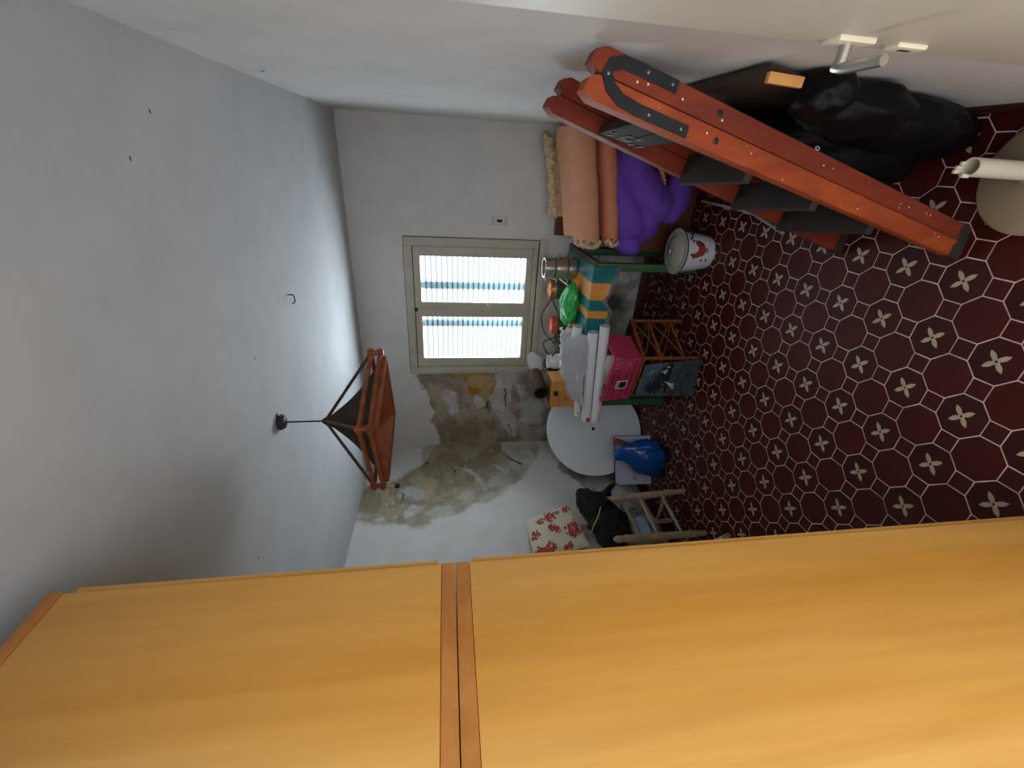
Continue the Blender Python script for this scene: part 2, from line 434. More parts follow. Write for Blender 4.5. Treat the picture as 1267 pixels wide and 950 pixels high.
bare = mixc(C(148, 132, 114), C(178, 164, 146), 5, 1); bare2 = mixc(C(148, 134, 112), C(174, 162, 138), 5, 2)
greyc = mixc(C(144, 140, 134), C(186, 183, 178), 6, 3); flk = mixc(C(186, 184, 180), C(206, 205, 202), 9, 4); och = mixc(C(166, 118, 44), C(184, 160, 112), 7, 5)
halo = mixc(C(164, 158, 140), C(192, 188, 178), 5, 6); dark = lambda x, y: C(58, 52, 46)
back_layers = [
    (P_((-1.66, 1.97), (-1.74, 1.95), (-1.84, 1.90), (-1.99, 1.87), (-2.08, 1.84), (-2.20, 1.86), (-2.27, 1.79), (-2.36, 1.77), (-2.50, 1.77), (-2.50, 0.62), (-2.2, 0.60), (-1.95, 0.70), (-1.66, 0.66)), bare, .006, .0, 1),
    (P_((-1.66, 1.16), (-1.84, 1.12), (-1.98, 1.08), (-2.16, 1.06), (-2.30, 0.98), (-2.40, 0.84), (-2.28, 0.60), (-1.66, 0.64)), greyc, .03, .0, 1.6),
    (P_((-1.66, 1.62), (-1.78, 1.56), (-1.92, 1.50), (-2.0, 1.40), (-2.0, 1.27), (-1.88, 1.24), (-1.76, 1.28), (-1.66, 1.36)), och, .03, .0, 1.5),
    (P_((-1.66, 1.34), (-1.76, 1.30), (-1.84, 1.22), (-1.80, 1.12), (-1.66, 1.10)), greyc, .03, 0, 1.5),
    (P_((-1.85, 1.70), (-1.88, 1.62), (-1.97, 1.60), (-2.11, 1.60), (-2.13, 1.67), (-2.02, 1.70), (-1.94, 1.76), (-1.86, 1.76)), flk, .004, .002, .9),
    (P_((-1.70, 1.29), (-1.79, 1.25), (-1.95, 1.31), (-2.10, 1.28), (-2.24, 1.20), (-2.40, 1.11), (-2.40, 1.02), (-2.22, 1.06), (-2.06, 1.10), (-1.90, 1.12), (-1.70, 1.16)), flk, .005, .003, 1.3),
    (P_((-1.90, 1.46), (-1.95, 1.38), (-2.03, 1.36), (-2.05, 1.42), (-1.99, 1.46)), flk, .004, .003, .7),
    (P_((-2.06, 0.98), (-2.18, 0.90), (-2.30, 0.95), (-2.22, 1.02)), flk, .012, .001, 1.5),
    (P_((-1.84, 1.05), (-1.94, .98), (-2.0, 1.02), (-1.9, 1.08)), flk, .012, .001, 1.5),
    (L_n([(-1.86, 1.185), (-1.90, 1.165), (-1.96, 1.175), (-2.02, 1.16), (-2.05, 1.165)], .006), dark, .004, 0, .2),
    (L_n([(-2.16, 1.285), (-2.26, 1.275)], .004), dark, .004, 0, .2), (L_n([(-2.24, 1.14), (-2.30, 1.10), (-2.37, 1.09)], .006), dark, .005, 0, .3),
    (L_n([(-1.86, 1.585), (-1.92, 1.57), (-1.98, 1.585), (-2.05, 1.56)], .004), dark, .006, 0, .6), (L_n([(-1.80, 1.94), (-1.84, 1.92), (-1.86, 1.90)], .004), dark, .005, 0, .3),
    (L_n([(-1.98, 1.33), (-2.04, 1.335), (-2.12, 1.31)], .004), lambda x, y: C(96, 66, 34), .008, 0, .5)]
rk = random.Random(9)
for k in range(16): back_layers.append((E_(rk.uniform(-2.4, -1.75), rk.uniform(.9, 1.8), rk.uniform(.004, .012), rk.uniform(.003, .009)), (dark, flk)[k % 2], .005, 0, .1))
paint_sheet('bare_plaster', wall_back, back_layers, (XL + .001, -1.665, 0.62, 1.98), lambda x, y: (V((x, YB, y)), V((0, -1, 0))), 1.3)
left_layers = [
    (P_((3.5, 1.90), (3.1, 1.93), (2.9, 2.16), (2.80, 2.6), (2.52, 2.6), (2.40, 2.30), (2.44, 2.10), (2.34, 1.98), (2.40, 1.82), (2.50, 1.62), (2.58, 1.42), (2.70, 1.22), (2.90, 1.02), (3.15, 0.88), (3.5, 0.80)), halo, .035, .0, 1.6),
    (P_((3.5, 1.80), (3.25, 1.86), (3.12, 1.89), (2.98, 2.03), (2.87, 2.20), (2.80, 2.36), (2.72, 2.6), (2.60, 2.6), (2.50, 2.31), (2.52, 2.20), (2.42, 2.05), (2.47, 1.92), (2.58, 1.74), (2.70, 1.56), (2.80, 1.40), (2.96, 1.24), (3.12, 1.14), (3.5, 1.10)), bare2, .018, .0, 1.3),
    (P_((3.5, 1.20), (3.24, 1.18), (3.06, 1.08), (2.98, 0.96), (3.1, 0.90), (3.5, 0.96)), flk, .006, .003, 1.2),
    (P_((2.60, 1.98), (2.56, 1.90), (2.50, 1.92), (2.45, 2.02), (2.52, 2.05)), flk, .006, .002, .8),
    (P_((2.80, 2.14), (2.66, 2.08), (2.62, 1.98), (2.70, 1.90), (2.82, 1.98)), greyc, .03, .001, 1.6),
    (P_((3.04, 1.62), (2.92, 1.50), (2.82, 1.46), (2.76, 1.40), (2.86, 1.40), (3.0, 1.50)), flk, .02, .001, 1.5),
    (P_((3.1, 1.34), (2.98, 1.26), (2.9, 1.2), (2.98, 1.18)), flk, .016, .001, 1.5),
    (P_((2.46, 2.26), (2.40, 2.24), (2.43, 2.17), (2.48, 2.2)), flk, .01, .001, .8),
    (L_n([(3.20, 1.185), (3.12, 1.13), (3.03, 1.04)], .006), dark, .005, 0, .3), (L_n([(2.78, 2.14), (2.72, 2.06), (2.64, 2.07)], .003), dark, .004, 0, .5), (L_n([(3.12, 1.88), (3.0, 2.0)], .003), dark, .004, 0, .5)]
for k in range(18):
    t_ = rk.random(); left_layers.append((E_(2.55 + .75 * t_ + rk.uniform(-.1, .1), 2.2 - .9 * t_ + rk.uniform(-.15, .15), rk.uniform(.005, .018), rk.uniform(.004, .010)), (flk, dark, flk)[k % 3], .006, 0, .2))
paint_sheet('bare_plaster', wall_left, left_layers, (2.22, YB - .001, 0.74, ZC - .001), lambda x, y: (V((XL, x, y)), V((1, 0, 0))), 4.1)
low_l = [(P_((2.95, 0.72), (2.80, 0.60), (2.64, 0.55), (2.50, 0.42), (2.30, 0.30), (2.1, 0.26), (1.9, 0.05), (2.75, 0.0), (3.1, 0.3), (3.2, 0.6)), greyc, .02, .0, 1.6),
    (P_((2.72, 0.50), (2.55, 0.46), (2.40, 0.34), (2.42, 0.22), (2.60, 0.16), (2.74, 0.30)), flk, .008, .002, 1.6), (L_n([(2.70, .55), (2.62, .50), (2.55, .52)], .005), dark, .006, 0, .5), (L_n([(2.5, .30), (2.42, .22), (2.3, .2)], .006), dark, .006, 0, .8)]
paint_sheet('bare_plaster', wall_left, low_l, (1.8, 3.25, 0.089, 0.74), lambda x, y: (V((XL, x, y)), V((1, 0, 0))), 6.7)
low_b = [(P_((-0.55, 0.62), (-0.80, 0.60), (-1.05, 0.62), (-1.3, 0.55), (-1.5, 0.4), (-1.45, 0.0), (-0.50, 0.0), (-0.50, 0.4)), greyc, .02, 0, 1.6), (P_((-0.62, 0.46), (-0.76, 0.52), (-0.90, 0.42), (-0.84, 0.22), (-0.66, 0.2)), flk, .01, .002, 2.0),
    (P_((-0.95, .40), (-1.1, .34), (-1.12, .2), (-.98, .16)), lambda x, y: C(84, 80, 76), .02, 0, 2.0)]
paint_sheet('bare_plaster', wall_back, low_b, (-1.55, -0.45, 0.089, 0.68), lambda x, y: (V((x, YB, y)), V((0, -1, 0))), 8.2)
# crumbs of plaster on the floor by the wall
bm = NB()
for k in range(220):
    if k < 150: x, y = random.uniform(-2.2, -0.5), YB - 0.02 - abs(random.gauss(0, 0.05))
    else: x, y = XL + 0.02 + abs(random.gauss(0, 0.05)), random.uniform(2.0, 3.2)
    r = random.uniform(0.003, 0.010)
    mm_ = Matrix.Translation((x, min(y, YB - 0.016), r * 0.35)) @ Matrix.Rotation(random.uniform(0, 3), 4, 'Z')
    box(bm, (-r, -r * .7, -r * .35), (r, r * .7, r * .35), 0, mm_)
tag(obj('plaster_crumbs', bm, M_dust, smooth=False), 'grey plaster crumbs scattered along the skirting', 'debris', kind='stuff')
# marks on the ceiling
def smudge(parent, c, r, name='dark_mark'):
    bm = NB(); blob(bm, c, r, int(abs(c[0]) * 100), 0.3, 3, 2); return obj(name, bm, M_blackwire, parent)
bm = NB(); tube(bm, smoothpath([(-0.60, 2.00, ZC), (-0.60, 1.995, ZC - .02), (-0.625, 1.985, ZC - .026), (-0.635, 1.985, ZC - .014)], 5), 0.0028, 6)
tag(obj('ceiling_hook', bm, M_iron), 'small dark wire hook in the ceiling near the lamp', 'hook')
for c in ((-0.703, 1.544, ZC), (0.05, 1.33, ZC), (-0.05, 1.2, ZC), (-1.35, 1.2, ZC)): smudge(ceiling, c, (0.006, 0.003, 0.0012))
smudge(wall_right, (XR, 3.3, 2.36), (0.002, 0.018, 0.01)); smudge(wall_right, (XR, 1.9, 2.3), (0.002, 0.008, 0.008))

# ------------------------------------------------------------------ window
win = thing('window_1', 'cream wooden casement window with two ribbed frosted panes', 'window', (-1.12, YB, 0.98), kind='structure')
FX0, FX1, FZ0, FZ1 = -1.69, -0.557, 0.975, 2.005
fw = 0.062
for nm, lo, hi in (('frame_jamb', (FX0, 3.362, FZ0), (FX0 + fw, 3.43, FZ1)), ('frame_jamb', (FX1 - fw, 3.362, FZ0), (FX1, 3.43, FZ1)),
                   ('frame_head', (FX0 + fw, 3.363, FZ1 - fw), (FX1 - fw, 3.43, FZ1)), ('frame_foot', (FX0 + fw, 3.363, FZ0), (FX1 - fw, 3.43, FZ0 + 0.035))):
    bm = NB(); box(bm, lo, hi, 0.004); part(win, nm, bm, M_winpaint)
bm = NB(); box(bm, (FX0 - 0.004, 3.36, FZ0 - 0.01), (FX1 + 0.006, 3.379, FZ1 + 0.006)); part(win, 'shadow_gap', bm, M_gap) if False else bm.free()
def glass_mat():
    t = NT('ribbed_frosted_glass')
    t.n.remove(t.b)
    tc = t.node('ShaderNodeTexCoord'); mp = t.node('ShaderNodeMapping'); t.link(tc.outputs['Object'], mp.inputs['Vector'])
    wv = t.node('ShaderNodeTexWave', wave_type='BANDS', bands_direction='Z', wave_profile='SIN'); wv.inputs['Scale'].default_value = 7.6
    t.link(mp.outputs['Vector'], wv.inputs['Vector'])
    c = t.ramp(wv.outputs['Fac'], [(0.0, (0.24, 0.27, 0.275, 1)), (0.20, (0.25, 0.28, 0.285, 1)), (0.34, (0.92, 0.95, 0.96, 1)), (1.0, (0.96, 0.98, 1, 1))])
    c2 = t.mix(1.0, c, (0.10, 0.105, 0.11, 1), 'MULTIPLY')
    tl = t.node('ShaderNodeBsdfTranslucent'); tr = t.node('ShaderNodeBsdfTransparent'); mx = t.node('ShaderNodeMixShader')
    t.link(c2, tl.inputs['Color']); t.link(c, tr.inputs['Color']); mx.inputs[0].default_value = 0.62
    t.link(tl.outputs[0], mx.inputs[1]); t.link(tr.outputs[0], mx.inputs[2]); t.link(mx.outputs[0], t.out.inputs['Surface'])
    return t.m
M_glass = glass_mat()
for x0, x1, px0, px1 in ((-1.112, -0.622, -1.055, -0.695), (-1.625, -1.118, -1.545, -1.178)):
    z0, z1, pz0, pz1 = 1.013, 1.938, 1.062, 1.886
    bm = NB()
    box(bm, (x0, 3.372, z0), (px0, 3.408, z1), 0.004); box(bm, (px1, 3.372, z0), (x1, 3.408, z1), 0.004)
    box(bm, (px0, 3.373, z0), (px1, 3.408, pz0), 0.004); box(bm, (px0, 3.373, pz1), (px1, 3.408, z1), 0.004)
    cs = part(win, 'casement', bm, M_winpaint)
    bm = NB(); bm.faces.new([bm.verts.new(c_) for c_ in ((px0 - .005, 3.397, pz0 - .005), (px1 + .005, 3.397, pz0 - .005), (px1 + .005, 3.397, pz1 + .005), (px0 - .005, 3.397, pz1 + .005))]); part(win, 'glass_pane', bm, M_glass, cs, smooth=False)
    hx = x1 if x0 > -1.2 else x0
    for hz in (1.17, 1.80):
        bm = NB(); tube(bm, [(hx + (0.003 if x0 > -1.2 else -0.003), 3.367, hz - 0.03), (hx + (0.003 if x0 > -1.2 else -0.003), 3.367, hz + 0.03)], 0.006, 8); part(win, 'hinge', bm, M_winpaint, cs)
bm = NB(); box(bm, (-1.125, 3.362, 1.012), (-1.103, 3.374, 1.94), 0.003); st = part(win, 'meeting_strip', bm, M_winpaint)
bm = NB(); box(bm, (-1.128, 3.352, 1.30), (-1.10, 3.364, 1.42), 0.004); tube(bm, [(-1.114, 3.345, 1.36), (-1.08, 3.335, 1.36), (-1.06, 3.335, 1.362)], 0.006, 8); part(win, 'latch_handle', bm, M_winpaint, st)
bm = NB(); box(bm, (-1.128, 3.356, 1.918), (-1.10, 3.364, 1.945), 0.002); part(win, 'latch_plate', bm, M_iron, st)
bm = NB(); box(bm, (FX0 - 0.002, 3.345, 0.915), (FX1 + 0.012, 3.379, 0.965), 0.004); part(win, 'sill_board', bm, M_winpaint)
for x in (-0.93, -1.245):
    tp_ = NT('translucent_post') if x > -1 else None  # shutter post made translucent so its shaded band behind the glass looks lighter
    if tp_:
        tp_.n.remove(tp_.b); q1 = tp_.node('ShaderNodeBsdfTranslucent'); q2 = tp_.node('ShaderNodeBsdfDiffuse'); q3 = tp_.node('ShaderNodeMixShader'); q3.inputs[0].default_value = .5
        q1.inputs['Color'].default_value = (.28, .36, .38, 1); q2.inputs['Color'].default_value = (.6, .7, .72, 1); tp_.link(q1.outputs[0], q3.inputs[1]); tp_.link(q2.outputs[0], q3.inputs[2]); tp_.link(q3.outputs[0], tp_.out.inputs['Surface']); M_strip = tp_.m
    bm = NB(); box(bm, (x - 0.028, 3.418, 0.99), (x + 0.028, 3.433, 1.985)); part(win, 'outer_shutter_post', bm, M_strip)
bm = NB()
box(bm, (-1.64, 3.409, 1.0), (-1.60, 3.425, 1.97)); box(bm, (-0.645, 3.409, 1.0), (-0.605, 3.425, 1.97)); box(bm, (-1.60, 3.409, 1.92), (-0.645, 3.425, 1.965)); box(bm, (-1.60, 3.409, 1.0), (-0.645, 3.425, 1.04)); box(bm, (-1.145, 3.409, 1.04), (-1.09, 3.425, 1.92))
part(win, 'light_stop', bm, M_gap, smooth=False)  # dark frame added behind the casements so no light leaks through their gaps
# dark joint lines round the frame
bm = NB()
for p0, p1 in (((FX0, FZ0), (FX0, FZ1)), ((FX1, FZ0), (FX1, FZ1)), ((FX0, FZ1), (FX1, FZ1)), ((FX0, FZ0 - .004), (FX1, FZ0 - .004))):
    tube(bm, [(p0[0], 3.378, p0[1]), (p1[0], 3.378, p1[1])], 0.0045, 5)
part(win, 'frame_joint', bm, M_gap)

# ------------------------------------------------------------------ open door at the right
door = thing('door_1', 'cream door standing open against the wall, lever handle at its edge', 'door', (0.19, 0.0, 0.0), kind='structure')
bm = NB(); box(bm, (0.178, -0.06, 0.008), (0.211, 0.742, 2.05), 0.003); part(door, 'door_leaf', bm, M_cream)
hb = NB(); box(hb, (0.171, 0.688, 1.075), (0.179, 0.722, 1.135), 0.003); hd = part(door, 'handle_plate', hb, M_ivory)
hb = NB(); tube(hb, [(0.175, 0.706, 1.107), (0.147, 0.706, 1.107)], 0.0085, 12); tube(hb, smoothpath([(0.146, 0.714, 1.107), (0.142, 0.69, 1.107), (0.143, 0.635, 1.102)], 6), 0.0075, 10); part(door, 'lever', hb, M_chrome, hd)
hb = NB(); box(hb, (0.172, 0.692, 0.985), (0.179, 0.718, 1.035), 0.003); kp = part(door, 'keyhole_plate', hb, M_ivory)
hb = NB(); box(hb, (0.1712, 0.702, 1.002), (0.173, 0.708, 1.02)); part(door, 'keyhole', hb, M_gap, kp)

# ------------------------------------------------------------------ wardrobe
wd = thing('wardrobe', 'tall honey-coloured wooden wardrobe with a separate top box', 'wardrobe', (-1.3, 0.2, 0))
WX, WY0, WY1 = -0.65, -0.10, 0.533
bm = NB(); box(bm, (-1.95, WY0, 0.0), (WX, WY1, 1.655), 0.002); part(wd, 'lower_body', bm, M_wardrobe)
bm = NB(); box(bm, (-1.95, WY0, 1.7045), (WX, WY1, 2.298), 0.002); up_ = part(wd, 'top_box', bm, M_wardrobe)
bm = NB(); box(bm, (-1.951, WY0, 1.6555), (WX + 0.0008, WY1 + 0.001, 1.679), 0.0015); part(wd, 'edge_strip', bm, M_wardrobe_edge)
bm = NB(); box(bm, (-1.951, WY0, 1.6805), (WX + 0.0008, WY1 + 0.001, 1.704), 0.0015); part(wd, 'edge_strip', bm, M_wardrobe_edge)
bm = NB(); box(bm, (-1.952, WY0, 2.2985), (WX + 0.0012, WY1 + 0.002, 2.3185), 0.002); part(wd, 'edge_strip', bm, M_wardrobe_edge)
for a, b in ((-1.30, -0.655), (-1.945, -1.305)):
    for z0, z1 in ((0.06, 1.65), (1.71, 2.29)):
        bm = NB(); box(bm, (a + .003, WY1 + 0.0005, z0), (b - .003, WY1 + 0.016, z1), 0.003); dd = part(wd, 'wardrobe_door', bm, M_wardrobe)
        kx = a + 0.04 if a == -1.30 else b - 0.04; kz = 1.0 if z0 < 1 else 1.78
        bm = NB(); lathe(bm, [(0.006, 0), (0.006, 0.012), (0.014, 0.016), (0.014, 0.024), (0.008, 0.028)], 14, Matrix.Translation((kx, WY1 + 0.016, kz)) @ Matrix.Rotation(-math.pi / 2, 4, 'X')); part(wd, 'knob', bm, M_wardrobe_edge, dd)

# ------------------------------------------------------------------ pendant lamp
LX, LY = -1.028, 1.612
lamp = thing('pendant_lamp', 'square pyramid bamboo pendant lamp with brown cloth shade', 'lamp', (LX, LY, ZC))
bm = NB(); lathe(bm, [(0.012, -0.03), (0.026, -0.026), (0.034, -0.012), (0.03, 0.0)], 16, Matrix.Translation((LX, LY, ZC))); blob(bm, (LX + .012, LY, ZC - .006), (.03, .024, .008), 3, .4, 3, 2); part(lamp, 'ceiling_rose', bm, M_iron)
bm = NB(); tube(bm, [(LX, LY, ZC - 0.025), (LX, LY, 2.20)], 0.0035, 8); part(lamp, 'cord', bm, M_iron)
bm = NB(); lathe(bm, [(0.008, -0.03), (0.017, -0.02), (0.017, 0.0), (0.008, 0.012)], 12, Matrix.Translation((LX, LY, 2.205))); part(lamp, 'apex_hub', bm, M_bamboo_dark)
ang0 = math.radians(26); RC = 0.288; ZT, ZB_ = 2.012, 1.974
crn = [V((LX + RC * math.cos(ang0 + k * math.pi / 2), LY + RC * math.sin(ang0 + k * math.pi / 2), 0)) for k in range(4)]
apx = V((LX, LY, 2.205))
def nodes_tube(bm, a, b, r, nn=3):
    a, b = V(a), V(b); tube(bm, [a, b], r, 8)
    for k in range(1, nn + 1):
        p = a.lerp(b, k / (nn + 1)); d = (b - a).normalized() * r * 0.5; tube(bm, [p - d, p, p + d], [r * .9, r * 1.28, r * .9], 8)
for k in range(4):
    c = crn[k]; bm = NB(); nodes_tube(bm, apx, c + V((0, 0, ZT)), 0.0068, 1); part(lamp, 'strut', bm, M_bamboo_dark)
    d = crn[(k + 1) % 4]; e = (d - c).normalized() * 0.018
    for z in (ZT, ZB_):
        bm = NB(); nodes_tube(bm, c - e + V((0, 0, z)), d + e + V((0, 0, z)), 0.0095, 2); part(lamp, 'rail', bm, M_bamboo)
    bm = NB(); tube(bm, [c + V((0, 0, ZT + .016)), c + V((0, 0, ZB_ - .014))], 0.012, 10)
    tube(bm, [c + V((0, 0, ZT)) + (c - V((LX, LY, 0))).normalized() * k2 for k2 in (-0.014, 0.016)], 0.011, 10); part(lamp, 'corner_joint', bm, M_bamboo)
# cloth shade: concave pyramid hung inside the frame
bm = NB(); NS = 12; rings = []
for i in range(NS + 1):
    t = i / NS; z = 2.196 - (2.196 - 1.958) * t
    s = 0.03 + 0.93 * (t ** 0.92 - 0.13 * math.sin(math.pi * t)) if t > 0 else 0.03
    ring = []
    for k in range(4):
        for j in range(6):
            u = j / 6; p = crn[k].lerp(crn[(k + 1) % 4], u) - V((LX, LY, 0))
            pin = 1 - 0.06 * math.sin(math.pi * u) * t
            ring.append(bm.verts.new((LX + p.x * s * pin, LY + p.y * s * pin, z)))
    rings.append(ring)
for A, B in zip(rings, rings[1:]):
    for k in range(24): bm.faces.new((A[k], A[(k + 1) % 24], B[(k + 1) % 24], B[k]))
bmesh.ops.solidify(bm, geom=bm.faces[:], thickness=0.002)
part(lamp, 'cloth_shade', bm, M_lamp_shade)
bm = NB(); rings = []
for i in range(2, NS + 1):
    t = i / NS; z = 2.190 - (2.190 - 1.954) * t; s = (0.03 + 0.93 * (t ** 0.92 - 0.13 * math.sin(math.pi * t))) * .955; ring = []
    for k in range(4):
        for j in range(6):
            u = j / 6; p = crn[k].lerp(crn[(k + 1) % 4], u) - V((LX, LY, 0)); pin = 1 - 0.06 * math.sin(math.pi * u) * t
            ring.append(bm.verts.new((LX + p.x * s * pin, LY + p.y * s * pin, z)))
    rings.append(ring)
for A, B in zip(rings, rings[1:]):
    for k in range(24): bm.faces.new((A[k], A[(k + 1) % 24], B[(k + 1) % 24], B[k]))
part(lamp, 'shade_lining', bm, mat('orange_brown_lining', (142, 78, 38), .9, .2, 12))
bm = NB(); prism(bm, [(-.02, -.02), (.02, -.02), (.02, .02), (-.02, .02)], (LX, LY, 2.12), (1, 0, 0), (0, 1, 0), (0, 0, 1), 0.06); bk = part(lamp, 'bulb_holder', bm, M_bamboo_dark)
bm = NB(); lathe(bm, [(0.012, 0.06), (0.02, 0.03), (0.03, 0.0), (0.022, -0.024), (0.006, -0.034)], 14, Matrix.Translation((LX, LY, 2.06))); part(lamp, 'bulb', bm, M_white, bk)
# scalloped wooden valance under the lower rails
for k in range(4):
    c, d = crn[k], crn[(k + 1) % 4]; ctr = V((LX, LY, 0)); bm = NB()
    beam(bm, c.lerp(ctr, .06) + V((0, 0, 1.962)), d.lerp(ctr, .06) + V((0, 0, 1.962)), (0, 0, 1), 0.030, 0.003); part(lamp, 'inner_slat', bm, M_bamboo)
kc = crn[2]
bm = NB(); tube(bm, [kc + V((0, 0, ZB_ - .01)), kc + V((-.004, 0, ZB_ - .035)), kc + V((-.006, 0, ZB_ - .05))], 0.003, 6); tl_ = part(lamp, 'pull_cord', bm, M_lace)
bm = NB(); blob(bm, kc + V((-.006, 0, ZB_ - .058)), (.012, .012, .012), 5, .2, 3, 2); part(lamp, 'cord_knot', bm, M_blackwire, tl_)

# ------------------------------------------------------------------ wall socket
so = thing('wall_socket', 'small grey wall socket to the right of the window', 'socket', (-0.423, YB, 1.288))
bm = NB(); box(bm, (-0.455, YB - 0.007, 1.235), (-0.390, YB, 1.342), 0.003); pl_ = part(so, 'face_plate', bm, M_wall)
bm = NB(); box(bm, (-0.433, YB - 0.0085, 1.268), (-0.413, YB - 0.0065, 1.308), 0.001); part(so, 'switch_slot', bm, M_gap, pl_)
for z in (1.25, 1.328):
    bm = NB(); lathe(bm, [(0.004, 0), (0.004, 0.0012)], 10, Matrix.Translation((-0.423, YB - 0.0068, z)) @ Matrix.Rotation(math.pi / 2, 4, 'X')); part(so, 'screw', bm, M_iron, pl_)
for x0, x1, z0, z1 in ((-.458, -.387, 1.341, 1.3445), (-.458, -.387, 1.2325, 1.236)):
    bm = NB(); box(bm, (x0, YB - .003, z0), (x1, YB, z1)); part(so, 'back_box_edge', bm, M_iron)

# ------------------------------------------------------------------ table with striped cloth
TX0, TX1, TY0, TY1, TZ = -1.69, -0.56, 2.70, 3.33, 0.740
tb = thing('table', 'dark-topped wooden table with green legs under the window', 'table', (-1.12, 3.0, 0))
bm = NB(); box(bm, (TX0, TY0, TZ - 0.03), (TX1, TY1, TZ), 0.003); part(tb, 'tabletop', bm, M_darkwood)
bm = NB(); box(bm, (TX0 + .06, TY0 + .05, TZ - .11), (TX1 - .06, TY0 + .07, TZ - .031)); part(tb, 'apron', bm, M_darkwood)
bm = NB(); box(bm, (TX0 + .06, TY1 - .07, TZ - .11), (TX1 - .06, TY1 - .05, TZ - .031)); part(tb, 'apron', bm, M_darkwood)
for x in (TX0 + .02, TX1 - .07):
    for y in (TY0 + .03, TY1 - .08):
        bm = NB(); box(bm, (x, y, 0), (x + .05, y + .05, TZ - .0305), 0.004); part(tb, 'leg', bm, M_green)
cl = thing('tablecloth', 'teal and orange striped vinyl cloth draped over the table', 'tablecloth', (-1.12, 3.0, TZ))
bands = []; x = -0.597
for k, w in enumerate((0.105, 0.115, 0.075, 0.052, 0.12, 0.11, 0.075, 0.052, 0.12, 0.11, 0.075, 0.08)):
    bands.append((x - w, x, k % 2)); x -= w
def hem_z(x): return 0.588 + 0.055 * math.exp(-((x + 0.83) / 0.05) ** 2) + 0.012 * math.sin(x * 23) + 0.02 * noise.noise((x * 9, 0, 0))
bm = NB()
for x0, x1, kind in bands:
    x0 = max(x0, TX0 - 0.002)
    if x1 <= x0: continue
    nn = max(2, int((x1 - x0) / 0.02)); cols = []
    for i in range(nn + 1):
        xx = x1 + (x0 - x1) * i / nn; hz = hem_z(xx); col = []
        for yy, zz in ((TY1, TZ + .0015), (3.0, TZ + .0018), (TY0 + .012, TZ + .0015), (TY0 + 0.002, TZ + .0005), (TY0 - 0.004, TZ - .006), (TY0 - 0.005, TZ - 0.03)):
            col.append(bm.verts.new((xx, yy, zz)))
        for s in (0.35, 0.7, 1.0):
            col.append(bm.verts.new((xx, TY0 - 0.006 - 0.02 * s * (0.5 + noise.noise((xx * 7, s, 3))), TZ - .03 + (hz - TZ + .03) * s)))
        cols.append(col)
    for A, B in zip(cols, cols[1:]):
        for a, b, c, d in zip(A, A[1:], B[1:], B): 
            f = bm.faces.new((a, b, c, d)); f.material_index = kind
bmesh.ops.remove_doubles(bm, verts=bm.verts[:], dist=0.0004)
part(cl, 'striped_cloth', bm, [M_teal, M_orange])
bm = NB(); prev = None
for i in range(60):
    xx = -0.597 - (TX1 - TX0 - 0.04) * i / 59; hz = hem_z(xx); wv_ = 0.5 + noise.noise((xx * 7, 1.0, 3)); wid = 0.030 + 0.014 * noise.noise((xx * 11, 5, 2))
    cur = [bm.verts.new((xx, TY0 - 0.008 - 0.02 * wv_, hz + wid * .4)), bm.verts.new((xx, TY0 - 0.011 - 0.02 * wv_, hz + wid * .1)), bm.verts.new((xx, TY0 - 0.006 - 0.02 * wv_, hz - wid * .6))]
    if prev:
        for a in range(2): bm.faces.new((prev[a], prev[a + 1], cur[a + 1], cur[a]))
    prev = cur
bmesh.ops.solidify(bm, geom=bm.faces[:], thickness=0.002)
part(cl, 'frayed_hem', bm, M_hem)

# things on the table ------------------------------------------------
T0 = TZ + 0.0025
def pot_body(bm, cx, cy, z0, r, h, rim=0.006):
    lathe(bm, [(r * .86, 0), (r * .97, 0.006), (r, 0.018), (r, h - .004), (r + rim, h), (r + rim, h + .003), (r - .003, h + .002), (r - .003, 0.01), (0.001, 0.008)], 32, Matrix.Translation((cx, cy, z0)), cap1=False)
for k, (z0, r, h, lb) in enumerate(((T0, 0.082, 0.066, 'wide aluminium pot at the bottom of the stack on the table'), (T0 + .068, 0.079, 0.088, 'deep aluminium pot in the middle of the stack'), (T0 + .158, 0.066, 0.078, 'small aluminium pot topmost of the stack'))):
    t = thing('saucepan', lb, 'pot', (-0.70, 3.10, z0), 'stacked aluminium pots')
    bm = NB(); pot_body(bm, -0.70, 3.10, z0, r, h); part(t, 'pot_body', bm, M_chrome)
    for s in (-1, 1):
        bm = NB(); tube(bm, smoothpath([(-0.70 + s * (r - .001), 3.085, z0 + h * .75), (-0.70 + s * (r + .022), 3.09, z0 + h * .78), (-0.70 + s * (r + .022), 3.11, z0 + h * .78), (-0.70 + s * (r - .001), 3.115, z0 + h * .75)], 4), 0.004, 6); part(t, 'handle', bm, M_chrome)
t = thing('copper_lidded_tin', 'dark round tin with a copper lid beside the pot stack', 'tin', (-0.885, 3.20, T0))
bm = NB(); lathe(bm, [(0.072, 0), (0.076, 0.004), (0.076, 0.135), (0.06, 0.140)], 28, Matrix.Translation((-0.885, 3.2, T0))); part(t, 'body', bm, M_glassjar)
bm = NB(); lathe(bm, [(0.079, 0.128), (0.079, 0.150), (0.072, 0.160), (0.03, 0.172), (0.01, 0.176)], 28, Matrix.Translation((-0.885, 3.2, T0))); ld = part(t, 'lid', bm, M_copper)
bm = NB(); lathe(bm, [(0.0805, 0.118), (0.0805, 0.128)], 28, Matrix.Translation((-0.885, 3.2, T0))); part(t, 'rim_band', bm, M_chrome)
t = thing('orange_lidded_jar', 'dull jar with an orange-red lid behind the green bag', 'jar', (-1.14, 3.10, T0))
bm = NB(); lathe(bm, [(0.055, 0), (0.062, 0.01), (0.062, 0.105), (0.05, 0.12)], 28, Matrix.Translation((-1.14, 3.1, T0))); part(t, 'body', bm, M_glassjar)
